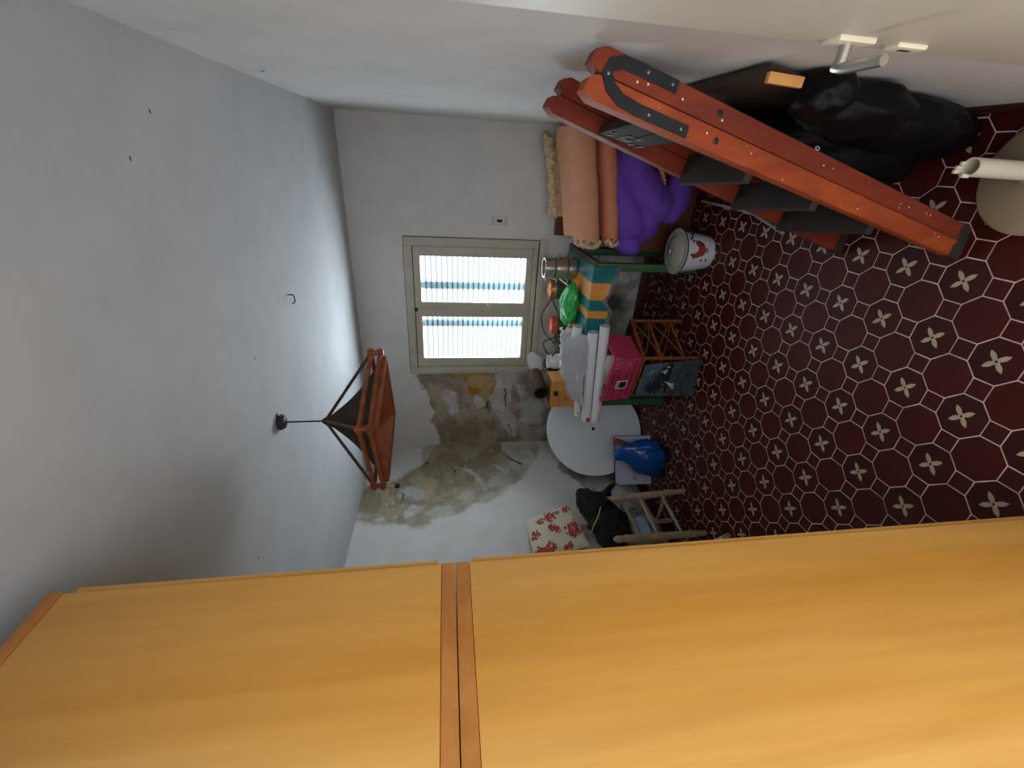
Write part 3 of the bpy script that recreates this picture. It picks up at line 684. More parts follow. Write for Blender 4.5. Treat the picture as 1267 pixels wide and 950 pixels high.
bm = NB(); lathe(bm, [(0.066, 0.104), (0.068, 0.128), (0.060, 0.146), (0.02, 0.154)], 28, Matrix.Translation((-1.14, 3.1, T0))); part(t, 'lid', bm, M_orangelid)
t = thing('green_plastic_bag', 'bright green knotted plastic bag lying on the striped cloth', 'bag', (-0.92, 2.95, T0))
bm = NB(); blob(bm, (-0.93, 2.95, T0 + .056), (0.150, 0.085, 0.066), 4, 0.22, 2.0, 4, True, T0); part(t, 'bag', bm, M_greenbag)
bm = NB(); tube(bm, smoothpath([(-0.80, 2.98, T0 + .07), (-0.775, 2.985, T0 + .105), (-0.76, 2.99, T0 + .13), (-0.755, 3.0, T0 + .135)], 5), 0.006, 8); part(t, 'white_handle', bm, M_white)
t = thing('cardboard_carton', 'open cardboard carton with a brown line drawing at the table corner', 'carton', (-1.565, 2.82, T0))
CX0, CX1, CY0, CY1, CZ = -1.675, -1.45, 2.735, 2.90, 0.925
for nm, lo, hi in (('front_panel', (CX0, CY0, T0), (CX1, CY0 + .004, CZ)), ('back_panel', (CX0, CY1 - .004, T0), (CX1, CY1, CZ)),
                   ('side_panel', (CX0, CY0 + .004, T0), (CX0 + .004, CY1 - .004, CZ)), ('side_panel', (CX1 - .004, CY0 + .004, T0), (CX1, CY1 - .004, CZ)), ('base_panel', (CX0 + .004, CY0 + .004, T0), (CX1 - .004, CY1 - .004, T0 + .004))):
    bm = NB(); box(bm, lo, hi); o = part(t, nm, bm, M_cardboard, smooth=False)
    if nm == 'front_panel': cfront = o
bm = NB(); beam(bm, (CX0 + .004, CY0 + .07, CZ - .004), (CX1 - .004, CY0 + .07, CZ - .004), (0, 1, 0), 0.12, 0.003); part(t, 'inner_flap', bm, M_brown)
bm = NB(); yq = CY0 - .0012
rr_ = random.Random(5)
for k in range(9):
    a0 = k * .7; cxx, czz, rad = -1.60 + rr_.uniform(-.02, .02), 0.822 + rr_.uniform(-.015, .015), rr_.uniform(.022, .05)
    tube(bm, smoothpath([(cxx + rad * math.cos(a0 + j * .5), yq, czz + rad * .8 * math.sin(a0 + j * .5)) for j in range(4)], 4), 0.0013, 4)
part(t, 'line_drawing', bm, M_ink, cfront)
bm = NB(); box(bm, (-1.575, CY0 - .0012, 0.868), (-1.535, CY0, 0.902)); part(t, 'grey_label', bm, M_iron, cfront, smooth=False)
t = thing('linoleum_roll', 'dark brown roll lying across the carton with its end showing', 'roll', (-1.60, 2.98, CZ))
p0, p1 = V((-1.585, 2.80, CZ + .057)), V((-1.560, 3.08, CZ + .057)); ax = (p1 - p0).normalized(); sx = ax.cross(V((0, 0, 1))).normalized(); sz = sx.cross(ax)
M_ = frame_mat(p0, sx, sz, ax)
bm = NB(); lathe(bm, [(0.044, 0.02), (0.044, 0), (0.055, 0), (0.056, 0.02), (0.056, 0.26), (0.055, 0.28)], 28, M_, cap0=False); part(t, 'outer_layer', bm, M_brownroll)
bm = NB(); sp = []
for k in range(60):
    a = k * .42; r = 0.036 * (1 - k / 75); sp.append((r * math.cos(a), r * math.sin(a)))
for (a, b), (c, d) in zip(sp, sp[1:]):
    v4 = [bm.verts.new(M_ @ V((x_, y_, z_))) for x_, y_, z_ in ((a, b, .006), (c, d, .006), (c, d, .22), (a, b, .22))]; bm.faces.new(v4)
part(t, 'inner_winding', bm, mat('roll_inside', (40, 26, 16), 0.8))
bm = NB(); prism(bm, [(-.105, -.01), (.05, -.02), (.11, .09), (.06, .125), (-.09, .085)], (-1.58, 3.325, 0.885), (1, 0, 0), (0, .12, 1), (0, -1, 0), 0.003); tag(obj('white_sheet', bm, M_paper, smooth=False), 'folded white paper sheet leaning under the window sill', 'paper')
t = thing('enamel_jug', 'white enamel jug with dark handle between the roll and the jar', 'jug', (-1.42, 3.02, T0))
bm = NB(); lathe(bm, [(0.055, 0), (0.06, .006), (0.062, 0.10), (0.052, 0.15), (0.056, 0.158), (0.05, 0.156), (0.046, .14), (.05, .02), (.001, .012)], 28, Matrix.Translation((-1.42, 3.02, T0)), cap1=False); part(t, 'body', bm, M_enamel)
bm = NB(); tube(bm, smoothpath([(-1.365, 3.0, T0 + .04), (-1.33, 2.99, T0 + .06), (-1.33, 2.99, T0 + .11), (-1.366, 3.0, T0 + .13)], 5), 0.006, 8); part(t, 'handle', bm, M_rim)
t = thing('grey_bowl', 'dull grey metal bowl tipped behind the white bundle', 'bowl', (-1.30, 3.14, T0))
bm = NB(); lathe(bm, [(0.03, 0), (0.06, .012), (0.085, .05), (0.09, .07), (0.086, .07), (0.06, .02), (.001, .01)], 28, Matrix.Translation((-1.29, 3.14, T0)), cap1=False); part(t, 'bowl', bm, M_glassjar)
bm = NB(); tube(bm, smoothpath([(-0.93, 3.08, .90), (-1.02, 3.0, .86), (-1.10, 2.97, .80), (-1.17, 2.98, .765), (-1.22, 3.03, .86), (-1.28, 3.08, .93), (-1.37, 3.10, .90), (-1.42, 3.14, .83), (-1.36, 3.2, .80), (-1.25, 3.22, .90), (-1.12, 3.24, .93), (-1.02, 3.26, .88), (-0.95, 3.27, .82), (-0.9, 3.27, T0 + .004)], 6), 0.0045, 6)
tag(obj('black_cable', bm, M_blackwire), 'loose black cable looping over the things under the window', 'cable')
bm = NB(); blob(bm, (-1.49, 3.12, T0 + .075), (.055, .05, .075), 8, .35, 2.4, 3, True, T0); tag(obj('dark_rag', bm, M_blackcloth), 'small dark crumpled rag behind the white jug', 'rag')

# ------------------------------------------------------------------ white tubes and white cloth bundle
def paper_roll(label, a, b, r, group='white paper rolls'):
    a, b = V(a), V(b); t = thing('paper_roll', label, 'paper roll', a, group)
    ax = (b - a).normalized(); sx = ax.cross(V((0, 0, 1))).normalized(); sz = sx.cross(ax); M = frame_mat(a, sx, sz, ax); L = (b - a).length
    bm = NB(); lathe(bm, [(r - .004, L * .3), (r - .004, 0), (r, 0), (r, L), (r - .004, L), (r - .004, L * .7)], 20, M, False, False); part(t, 'roll', bm, M_paper)
    bm = NB(); pts = [M @ V((r * (1 - k * .012) * math.cos(k * .35) * .86, r * (1 - k * .012) * math.sin(k * .35) * .86, .002)) for k in range(40)]; tube(bm, pts, .0012, 4); part(t, 'wound_edge', bm, M_hem)
    return t
paper_roll('long white paper roll lowest and nearest, over the pink basket', (-0.965, 2.605, 0.637), (-1.725, 2.60, 0.592), 0.034)
t2 = paper_roll('long white paper roll with an orange tab on its end', (-1.03, 2.655, 0.695), (-1.745, 2.652, 0.648), 0.036)
bm = NB(); box(bm, (-1.738, 2.61, .632), (-1.705, 2.616, .66), 0.002); part(t2, 'orange_tab', bm, M_orangelid)
paper_roll('short white paper roll lying on the striped cloth', (-1.02, 2.745, T0 + .036), (-1.30, 2.76, T0 + .036), 0.034)
t3 = paper_roll('long white paper roll farthest back, marked with a green patch', (-1.13, 2.69, 0.752), (-1.72, 2.688, 0.712), 0.026)
bm = NB(); box(bm, (-1.70, 2.6605, .702), (-1.675, 2.664, .724), .0008); part(t3, 'green_patch', bm, mat('pale_green_patch', (160, 206, 136), .8))
t = thing('white_cloth_bundle', 'crumpled white cloth with a ruffled edge piled over the paper rolls', 'cloth', (-1.34, 2.78, T0 + .04))
bm = NB(); NX, NY = 46, 30; grid = []
for i in range(NX):
    u = i / (NX - 1); row = []
    for j in range(NY):
        v = j / (NY - 1)
        x = -1.06 - (0.44 + .14 * v) * u + 0.02 * noise.noise((v * 6, 1, u * 3))
        prof = math.sin(min(1, v * 1.25) * math.pi * .5)
        y = 2.90 - 0.265 * v - 0.02 * u
        top = 0.858 - 0.035 * u - 0.05 * (1 - min(1, u * 6)) - 0.03 * max(0, u - .85) / .15
        z = top + .012 - 0.150 * (v ** 2.4) - 0.03 * (1 - prof)
        z += 0.012 * noise.noise((u * 5, v * 6, 2)) + 0.034 * (.5 - abs(noise.noise((u * 1.6 + v, v * 9, 7)))) * (0.5 + v) + 0.012 * (.5 - abs(noise.noise((u * 4 - v * 2, v * 22, 3))))
        y += 0.014 * noise.noise((u * 4, v * 16, 11))
        row.append(bm.verts.new((x, y, z)))
    grid.append(row)
for i in range(NX - 1):
    for j in range(NY - 1): bm.faces.new((grid[i][j], grid[i + 1][j], grid[i + 1][j + 1], grid[i][j + 1]))
bmesh.ops.solidify(bm, geom=bm.faces[:], thickness=0.012)
part(t, 'sheet', bm, M_paper, angle=80)
bm = NB(); blob(bm, (-1.26, 2.85, T0 + .042), (.17, .05, .045), 21, .12, 2, 4, True, T0); part(t, 'stuffing', bm, M_paper, angle=80)
bm = NB(); pts = []
for i in range(60):
    u = i / 59; pts.append((-1.09 - 0.43 * u, 2.885 + 0.012 * math.sin(i * 1.7) - 0.02 * u, 0.848 - 0.035 * u + 0.012 * math.sin(i * 1.1)))
tube(bm, pts, [0.012 + 0.005 * math.sin(i * 2.3) for i in range(60)], 8); part(t, 'ruffle', bm, M_white, angle=80)

# ------------------------------------------------------------------ bedding on the brown cabinet
cb = thing('bedside_cabinet', 'brown wooden cabinet with a raised back board under the bedding', 'cabinet', (-0.16, 3.1, 0))
bm = NB(); box(bm, (-0.535, 2.955, 0.0), (0.16, 3.334, 0.50), 0.004); part(cb, 'body', bm, M_brown)
bm = NB(); box(bm, (-0.505, 3.335, 0.0), (0.17, 3.362, 0.868), 0.003); part(cb, 'back_board', bm, M_brown)
for x0, x1 in ((-0.525, -0.192), (-0.186, 0.15)):
    bm = NB(); box(bm, (x0, 2.945, 0.03), (x1, 2.956, 0.48), 0.003); dd = part(cb, 'cabinet_door', bm, M_brown)
    bm = NB(); blob(bm, ((x1 - .03) if x0 < -.4 else (x0 + .03), 2.938, .30), (.012, .012, .012), 1, 0, 1, 2); part(cb, 'knob', bm, M_iron, dd)
dv = thing('purple_duvet', 'folded purple duvet spilling over the front of the brown cabinet', 'duvet', (-0.2, 2.8, 0.5))
def fat(bm, pts, rx, n=10):
    P = smoothpath(pts, 6); k = len(P)
    rr = [rx[0] + (rx[1] - rx[0]) * i / (k - 1) for i in range(k)]
    e = [1.0] * k; 
    for i in range(4): e[i] = e[-1 - i] = (0.45, 0.72, 0.88, 0.97)[i]
    tube(bm, P, [a * b for a, b in zip(rr, e)], 14)
bm = NB()
fat(bm, [(0.12, 2.93, 0.675), (-0.10, 2.87, 0.60), (-0.30, 2.83, 0.515), (-0.435, 2.81, 0.455)], (0.105, 0.125))
fat(bm, [(0.10, 3.10, 0.595), (-0.12, 3.05, 0.585), (-0.38, 3.02, 0.565)], (0.095, 0.095))
fat(bm, [(0.14, 2.86, 0.595), (0.02, 2.82, 0.545), (-0.10, 2.79, 0.46), (-0.20, 2.78, 0.36), (-0.25, 2.78, .27)], (0.09, 0.105))
fat(bm, [(-0.28, 2.79, 0.33), (-0.21, 2.775, 0.245), (-0.11, 2.78, 0.225), (-0.035, 2.80, 0.265)], (0.095, 0.075))
fat(bm, [(-0.44, 2.81, 0.41), (-0.46, 2.82, 0.48), (-0.40, 2.88, 0.56)], (0.085, 0.085))
fat(bm, [(-0.20, 2.80, 0.42), (-0.32, 2.80, .40), (-0.45, 2.82, .40)], (0.095, 0.075))
fat(bm, [(0.0, 2.88, 0.50), (-0.15, 2.87, .42), (-0.36, 2.86, .38)], (0.085, 0.085))
o = part(dv, 'duvet', bm, M_purple, angle=180)
md = o.modifiers.new('merge', 'REMESH'); md.mode = 'VOXEL'; md.voxel_size = 0.008; md.use_smooth_shade = True
sm = o.modifiers.new('soft', 'SMOOTH'); sm.iterations = 6; sm.factor = 0.6
tx = bpy.data.textures.new('duvet_wrinkle', 'CLOUDS'); tx.noise_scale = 0.16
dp = o.modifiers.new('wrinkle', 'DISPLACE'); dp.texture = tx; dp.strength = 0.035; dp.mid_level = 0.5
def folded(label, name, mt, path, thick, depth0, depth1, seed, layers=2):
    # a soft folded slab: section in (y, z), swept along path (x, ztop)
    t = thing(name, label, 'blanket', (-0.15, 2.95, path[0][1] - thick))
    for L in range(layers):
        bm = NB(); rings = []; NP = 36
        for i in range(40):
            u = i / 39
            k = u * (len(path) - 1); a = int(min(k, len(path) - 2)); f = k - a
            x = path[a][0] * (1 - f) + path[a + 1][0] * f; zt = path[a][1] * (1 - f) + path[a + 1][1] * f
            th = thick / layers; zc = zt - th * (L + .5)
            yf = depth0 + 0.012 * noise.noise((u * 3, seed, L)) + 0.02 * L; ring = []
            for q in range(NP):
                an = 2 * math.pi * q / NP; ca, sa = math.cos(an), math.sin(an)
                y = (yf + depth1) / 2 - (depth1 - yf) / 2 * (abs(ca) ** 0.45) * (1 if ca > 0 else -1)
                z = zc + th * .5 * (abs(sa) ** 0.8) * (1 if sa > 0 else -1)
                z += 0.006 * noise.noise((u * 4, an, seed + L))
                xx = x + (0.018 * math.sin(q * 2.1 + seed) * (i - 35) / 4 if i > 35 else 0)
                ring.append(bm.verts.new((xx, y, z)))
            rings.append(ring)
        for A, B in zip(rings, rings[1:]):
            for q in range(NP): bm.faces.new((A[q], A[(q + 1) % NP], B[(q + 1) % NP], B[q]))
        bm.faces.new(rings[0][::-1])
        c_ = bm.verts.new(sum((v.co for v in rings[-1]), V()) / NP + V((.03, 0, 0)))
        for q in range(NP): bm.faces.new((rings[-1][q], rings[-1][(q + 1) % NP], c_))
        part(t, 'fold', bm, mt, angle=60)
    return t
pb = folded('pale peach folded blanket on top of the bedding pile', 'folded_blanket', M_peach, [(0.185, 0.975), (0.0, 0.945), (-0.2, 0.900), (-0.455, 0.855)], 0.18, 2.765, 3.22, 3, 1)
sb = folded('salmon folded blanket between the peach one and the purple duvet', 'folded_blanket', M_peach2, [(0.185, 0.792), (0.0, 0.76), (-0.2, 0.715), (-0.435, 0.672)], 0.115, 2.75, 3.2, 5, 1)
def ruffle_end(th, pts, name, mt, seed, w=0.02):
    bm = NB(); P = smoothpath(pts, 10)
    P = [p + V((0.010 * noise.noise(p * 60 + V((seed, 0, 0))), 0.012 * noise.noise(p * 45 + V((0, seed, 0))), 0.010 * noise.noise(p * 50 + V((0, 0, seed))))) for p in P]
    tube(bm, P, [w * (0.65 + .5 * abs(noise.noise(p * 80))) for p in P], 8); part(th, name, bm, mt)
ruffle_end(pb, [(-0.465, 2.79, .83), (-0.485, 2.78, .78), (-0.48, 2.77, .725), (-0.455, 2.78, .69)], 'lace_edge', M_lace, 1)
ruffle_end(pb, [(-0.465, 2.84, .84), (-0.49, 2.86, .79), (-0.485, 2.86, .72)], 'lace_edge', M_lace, 6)
ruffle_end(sb, [(-0.44, 2.775, .655), (-0.47, 2.765, .61), (-0.45, 2.77, .57)], 'lace_edge', M_lace, 2, 0.018)
ruffle_end(sb, [(-0.44, 2.82, .655), (-0.475, 2.83, .61), (-0.455, 2.83, .57)], 'lace_edge', M_peach, 9, 0.02)
t = thing('cream_lace_cover', 'cream lace coverlet folded behind the peach blanket', 'coverlet', (-0.1, 3.25, .9))
bm = NB(); P = [(0.15 - .5 * k / 40, 3.24 + 0.012 * math.sin(k * 1.3), 1.0 - .10 * k / 40 + 0.012 * math.sin(k * 1.9)) for k in range(41)]
tube(bm, P, [0.03 + .006 * math.sin(k * 2.1) for k in range(41)], 10); part(t, 'lace_fold', bm, M_lace)
bm = NB(); box(bm, (-0.36, 3.22, .58), (0.17, 3.30, .95), .02); part(t, 'folded_body', bm, M_lace)
bm = NB(); ruf = smoothpath([(0.03, 2.765, .415), (-0.02, 2.75, .385), (-0.06, 2.75, .36), (-0.10, 2.755, .345)], 6)
tube(bm, ruf, [.012 + .005 * math.sin(i * 1.9) for i in range(len(ruf))], 8); part(dv, 'peach_trim', bm, M_peach)

# ------------------------------------------------------------------ enamel pot
PX, PY = -0.478, 2.668
pt = thing('enamel_pot', 'white enamel lidded pot with a red rooster motif on the floor', 'pot', (PX, PY, 0))
PR = 0.132
prof = [(0.088, 0.0), (0.098, 0.004), (0.106, 0.02), (PR, 0.205), (PR + .006, 0.21)]
bm = NB(); lathe(bm, prof + [(PR - .004, .21), (PR - .008, .2), (.1, .01), (.001, .006)], 48, Matrix.Translation((PX, PY, 0)), cap1=False); pbody = part(pt, 'pot_body', bm, M_enamel)
bm = NB(); lathe(bm, [(PR + .007, .207), (PR + .010, .211), (PR + .007, .216), (PR - .01, .216), (PR - .01, .207)], 48, Matrix.Translation((PX, PY, 0)), False, False); part(pt, 'black_rim', bm, M_rim)
bm = NB(); lathe(bm, [(PR + .009, .2165), (PR + .011, .220), (PR - .004, .224), (PR - .022, .221), (PR - .03, .226), (.06, .238), (.02, .243), (.004, .2435)], 48, Matrix.Translation((PX, PY, 0))); lid = part(pt, 'lid', bm, M_lid)
bm = NB(); lathe(bm, [(.008, .243), (.009, .250), (.02, .256), (.022, .264), (.012, .272), (.003, .273)], 20, Matrix.Translation((PX, PY, 0))); part(pt, 'lid_knob', bm, M_chrome, lid)
for s in (-1, 1):
    cx, cy = PX + s * (PR + .0) * .86, PY - s * PR * .5
    d = V((s * .86, -s * .5, 0)); n = V((s * .5, s * .86, 0))
    bm = NB(); c0 = V((PX, PY, .185)) + d * (PR - .004)
    tube(bm, smoothpath([c0 - n * .035, c0 + d * .028 - n * .03, c0 + d * .03 + n * .03, c0 + n * .035], 5), .006, 8); part(pt, 'ear_handle', bm, M_rim if s > 0 else M_enamel)
def pr_at(z): return 0.106 + (PR - .106) * (z - .02) / .185 + .0012
def decal(polys, th0, mt, name):
    bm = NB()
    for poly in polys:
        vs_ = []; poly = [(u * 1.35, .112 + (w - .115) * 1.3) for u, w in poly]
        for u, w in poly:
            r = pr_at(w); a = th0 + u / r; vs_.append(bm.verts.new((PX + r * math.cos(a), PY + r * math.sin(a), w)))
        f = bm.faces.new(vs_); bmesh.ops.triangulate(bm, faces=[f])
    part(pt, name, bm, mt, pbody)['kind'] = 'stuff'
th0 = math.atan2(-0.98, 0.22)
def ell(cu, cw, a, b, n=14, rot=0): return [(cu + a * math.cos(t) * math.cos(rot) - b * math.sin(t) * math.sin(rot), cw + a * math.cos(t) * math.sin(rot) + b * math.sin(t) * math.cos(rot)) for t in [2 * math.pi * k / n for k in range(n)]]
decal([ell(0.004, .110, .028, .021, rot=-.25), ell(0.032, .122, .016, .026, rot=-.5), ell(-.015, .130, .014, .024, rot=.35), ell(-.021, .152, .011, .010), [(-.032, .152), (-.042, .149), (-.031, .146)], [(0.0, .094), (.004, .094), (.002, .076), (-.008, .073)], [(.010, .094), (.014, .094), (.013, .076), (.004, .072)]], th0, M_rooster, 'rooster_motif')
decal([ell(.036, .112, .006, .018, rot=-.5), [(-.024, .160), (-.020, .172), (-.016, .162), (-.012, .170), (-.010, .158)], ell(-.040, .078, .006, .006), ell(-.042, .105, .008, .005), ell(.046, .155, .007, .007)], th0, M_roosterd, 'motif_details')
bm = NB(); tube(bm, smoothpath([(-0.185, 2.86, 0.0085), (-0.19, 2.6, 0.0085), (-0.197, 2.345, 0.0085), (-0.215, 2.25, 0.0085), (-0.262, 2.04, 0.0085)], 6), 0.008, 8)
tag(obj('bent_metal_rod', bm, M_rod), 'thin bent grey metal rod lying on the tiles by the ladder', 'rod')

# ------------------------------------------------------------------ bamboo stand, pink basket, printed bag
FR, FL, BR = V((-1.142, 2.462, 0)), V((-1.47, 2.545, 0)), V((-0.985, 2.765, 0)); BL = FL + (BR - FR)
SH = 0.392
bs = thing('bamboo_stand', 'low amber bamboo stand with crossed canes under the pink basket', 'stand', FR + V((0, 0, 0)))
for c in (FR, FL, BR, BL):
    bm = NB(); nodes_tube(bm, c, c + V((0, 0, SH)), 0.0125, 3); part(bs, 'post', bm, M_bamboo)
for a, b in ((FR, FL), (FR, BR), (FL, BL), (BR, BL)):
    for z in (SH - .012, .255, .09):
        bm = NB(); nodes_tube(bm, a + V((0, 0, z)), b + V((0, 0, z)), 0.010 if z < .3 else .012, 2); part(bs, 'rail', bm, M_bamboo)
for a, b in ((FR, BR), (FL, BL)):
    for z0, z1 in ((.255, SH - .012), (SH - .012, .255), (.09, .255), (.255, .09)):
        mid = (a + b) / 2 + V((0, 0, (z0 + z1) / 2 - .015)); bm = NB(); tube(bm, smoothpath([a + V((0, 0, z0)), mid, b + V((0, 0, z1))], 6), .0045, 6); part(bs, 'cross_cane', bm, M_bamboo)
ex = (FL - FR).normalized(); ey = (BR - FR).normalized()
bm = NB(); prism(bm, [(0, 0), ((FL - FR).length, 0), ((FL - FR).length, (BR - FR).length), (0, (BR - FR).length)], FR + V((0, 0, SH)), ex, ey, (0, 0, 1), 0.006); part(bs, 'shelf', bm, M_bamboo_dark)
bk = thing('pink_basket', 'pink slotted plastic basket on the bamboo stand, magazines inside', 'basket', FR + V((0, 0, SH + .006)))
bx = ex; by = V((-ex.y, ex.x, 0)); by = by if by.y > 0 else -by
B0 = FR + V((0.0, -0.005, SH + .007)); BW, BD, BH = 0.355, 0.235, 0.20
def bpan(name, O, U, L, flare, N, cut):
    # slotted panel: horizontal bars and uprights with real gaps, flared outwards by N*flare at the top
    bm = NB(); U = U.normalized(); th_ = 0.004
    up_v = (V((0, 0, BH)) + N * flare); upn = up_v.normalized(); H = up_v.length
    cells_x = 13; rows = [(0, .022), (.045, .06), (.082, .125), (.147, .16), (.18, H)]
    for a, b in rows: prism(bm, [(-.012 * a / H, a), (L + .012 * a / H, a), (L + .012 * b / H, b), (-.012 * b / H, b)], O, U, upn, N, th_)
    for i in range(cells_x + 1):
        x = L * i / cells_x; w = .006 if 0 < i < cells_x else .012
        if cut and 4 <= i <= 8: w = .028
        prism(bm, [(x - w, 0.0), (x + w, 0.0), (x + w, H), (x - w, H)], O + N * .0006, U, upn, N, th_ - .0012)
    return part(bk, name, bm, M_pink, smooth=False)
fp = bpan('front_panel', B0, bx, BW, 0.022, -by, True)
bpan('back_panel', B0 + by * BD, bx, BW, 0.022, by, False)
bpan('side_panel', B0, by, BD, 0.022, -bx, False)
bpan('side_panel', B0 + bx * BW, by, BD, 0.022, bx, False)
bm = NB(); prism(bm, [(0, 0), (BW, 0), (BW, BD), (0, BD)], B0, bx, by, (0, 0, 1), .004); part(bk, 'base', bm, M_pink, smooth=False)
bm = NB(); rim = [B0 + V((0, 0, BH)) + p for p in (-bx * .022 - by * .022, bx * (BW + .022) - by * .022, bx * (BW + .022) + by * (BD + .022), -bx * .022 + by * (BD + .022))]
for a, b in zip(rim, rim[1:] + rim[:1]): beam(bm, a, b, (0, 0, 1), .016, .010, .002)
part(bk, 'rim', bm, M_pink)
lo_ = B0 + bx * .215 - by * .0135
upn = (V((0, 0, BH)) - by * .022).normalized()
bm = NB(); prism(bm, [(-.04, .058), (.032, .058), (.032, .140), (-.04, .140)], lo_, bx, upn, -by, .002); lb_ = part(bk, 'paper_label', bm, M_paper, fp, smooth=False)
bm = NB(); prism(bm, [(-.032, .064), (.024, .064), (.024, .116), (-.032, .116)], lo_ - by * .002, bx, upn, -by, .0008); part(bk, 'label_picture', bm, mat('label_purple', (52, 20, 60), .5, .4, 30), fp, smooth=False)
bm = NB()
for k in range(7): prism(bm, [(-.028 + k * .0075, .122), (-.023 + k * .0075, .122), (-.023 + k * .0075, .131), (-.028 + k * .0075, .131)], lo_ - by * .002, bx, upn, -by, .0008)
part(bk, 'label_lettering', bm, M_iron, fp, smooth=False)
mags = [('white', M_paper), ('grey', M_hem), ('rust', M_orangelid), ('cream', M_lace), ('dark', M_iron)]
for k, (cn, mt) in enumerate(mags):
    O = B0 + bx * (.04 + .01 * k) + by * (.055 + k * .02) + V((0, 0, .006))
    bm = NB(); prism(bm, [(0, 0), (.26, 0), (.26, .205 - .012 * k), (0, .205 - .012 * k)], O, bx, (V((0, 0, 1)) + by * .12).normalized(), by, .008)
    tag(obj('magazine', bm, mt, smooth=False), f'{cn} covered magazine standing in the pink basket, {["first", "second", "third", "fourth", "fifth"][k]} from the front', 'magazine', 'magazines in the pink basket')
pbg = thing('printed_beach_bag', 'dark grey bag printed with palms and a sailing boat against the bamboo stand', 'bag', (-1.26, 2.40, 0))
b0, b1, b2, b3 = V((-1.120, 2.395, 0.004)), V((-1.395, 2.375, 0.004)), V((-1.458, 2.505, .372)), V((-1.178, 2.438, .372))
def bl(u, v): return (b0.lerp(b1, u)).lerp(b3.lerp(b2, u), v)
nb = ((b1 - b0).cross(b3 - b0)).normalized(); nb = nb if nb.y < 0 else -nb
bm = NB(); g = []
for side in (0, 1):
    gg = []
    for i in range(17):
        row = []
        for j in range(21):
            u, v = i / 16, j / 20; e = (math.sin(math.pi * u) ** .5) * (math.sin(math.pi * v) ** .5)
            p = bl(u, v) + nb * ((.0 + .010 * e) if side == 0 else (-.004 - .012 * e)) + nb * .004 * noise.noise((u * 5, v * 5, 1))
            row.append(bm.verts.new(p))
        gg.append(row)
    for i in range(16):
        for j in range(20): bm.faces.new((gg[i][j], gg[i + 1][j], gg[i + 1][j + 1], gg[i][j + 1]))
    g.append(gg)
bmesh.ops.remove_doubles(bm, verts=bm.verts[:], dist=.0045)
def sea_mat():
    t = NT('seascape_print'); vec = t.coord('Object', (3, 3, 14)); a = t.noise(vec, 6, 6, .6)
    sepz = t.node('ShaderNodeSeparateXYZ'); tc = t.node('ShaderNodeTexCoord'); t.link(tc.outputs['Object'], sepz.inputs[0])
    mr = t.node('ShaderNodeMapRange'); mr.inputs[1].default_value = .16; mr.inputs[2].default_value = .19; t.link(sepz.outputs['Z'], mr.inputs[0])
    sea = t.ramp(a, [(.35, lin((22, 28, 30))), (.65, lin((66, 78, 84)))]); sky = t.ramp(t.noise(t.coord('Object'), 9, 5), [(.3, lin((62, 76, 90))), (.7, lin((84, 98, 112)))])
    t.link(t.mix(mr.outputs[0], sea, sky), t.b.inputs['Base Color']); t.b.inputs['Roughness'].default_value = .8; return t.m
bgp = part(pbg, 'bag_body', bm, sea_mat())
def prt(name, polys, mt, off=.0125):
    bm = NB()
    for poly in polys:
        vv = [bm.verts.new(bl(u, v) + nb * (off + .0015)) for u, v in poly]; f = bm.faces.new(vv); bmesh.ops.triangulate(bm, faces=[f])
    bmesh.ops.recalc_face_normals(bm, faces=bm.faces[:]); part(pbg, name, bm, mt, bgp, smooth=False)['kind'] = 'stuff'
def palm(cu, cv, r):
    out = []
    for k in range(11):
        a = k * 2 * math.pi / 11 + .2; out.append([(cu, cv), (cu + r * .55 * math.cos(a + .22), cv + r * .42 * math.sin(a + .22)), (cu + r * math.cos(a), cv + r * .75 * math.sin(a)), (cu + r * .55 * math.cos(a - .22), cv + r * .42 * math.sin(a - .22))])
    return out
prt('palm_print', palm(.70, .74, .26) + palm(.42, .64, .22) + palm(.16, .62, .14) + [[(.70, .74), (.66, .52), (.63, .52), (.67, .74)], [(.42, .64), (.40, .5), (.37, .5), (.40, .64)], [(.0, .60), (.0, .50), (.9, .50), (.9, .54), (.5, .57)]], mat('print_black', (10, 12, 14), .8))
prt('boat_print', [[(.56, .42), (.76, .38), (.72, .44)], [(.60, .44), (.72, .43), (.52, .58)], [(.18, .58), (.32, .60), (.22, .68)], [(.08, .56), (.14, .56), (.12, .63)], [(.34, .92), (.20, .86), (.18, .80), (.22, .85)]], mat('print_white', (196, 204, 210), .8), .0135)
prt('mast_print', [[(.545, .45), (.56, .45), (.50, .60)], [(.74, .44), (.80, .40), (.60, .40)]], mat('print_grey', (120, 134, 140), .8), .0138)

# ------------------------------------------------------------------ round white tabletop in the corner
dt = V((-0.15, 0.14, 0)).normalized(); cc = V((-2.105, 3.045, 0)); RD = 0.415; tilt = math.radians(12)
upd = (V((0, 0, 1)) * math.cos(tilt) + dt * math.sin(tilt)).normalized(); hz_ = V((0, 0, 1)).cross(dt).normalized(); nd = hz_.cross(upd).normalized(); nd = nd if nd.dot(-dt) > 0 else -nd
ctr = cc + V((0, 0, RD * math.cos(tilt) + .006))
rt = thing('round_tabletop', 'round white tabletop with a centre hole leaning in the corner', 'tabletop', (cc.x, cc.y, 0))
Md = frame_mat(ctr, hz_, nd.cross(hz_), nd)
bm = NB(); lathe(bm, [(.014, .011), (RD - .004, .011), (RD, .007), (RD, -.007), (RD - .004, -.011), (.014, -.011)], 64, Md, False, False); part(rt, 'disc', bm, M_tabletop)
bm = NB(); lathe(bm, [(.012, .004), (.0145, .004), (.0145, .0118), (.010, .0118)], 20, Md, True, False); part(rt, 'centre_hole', bm, M_gap)
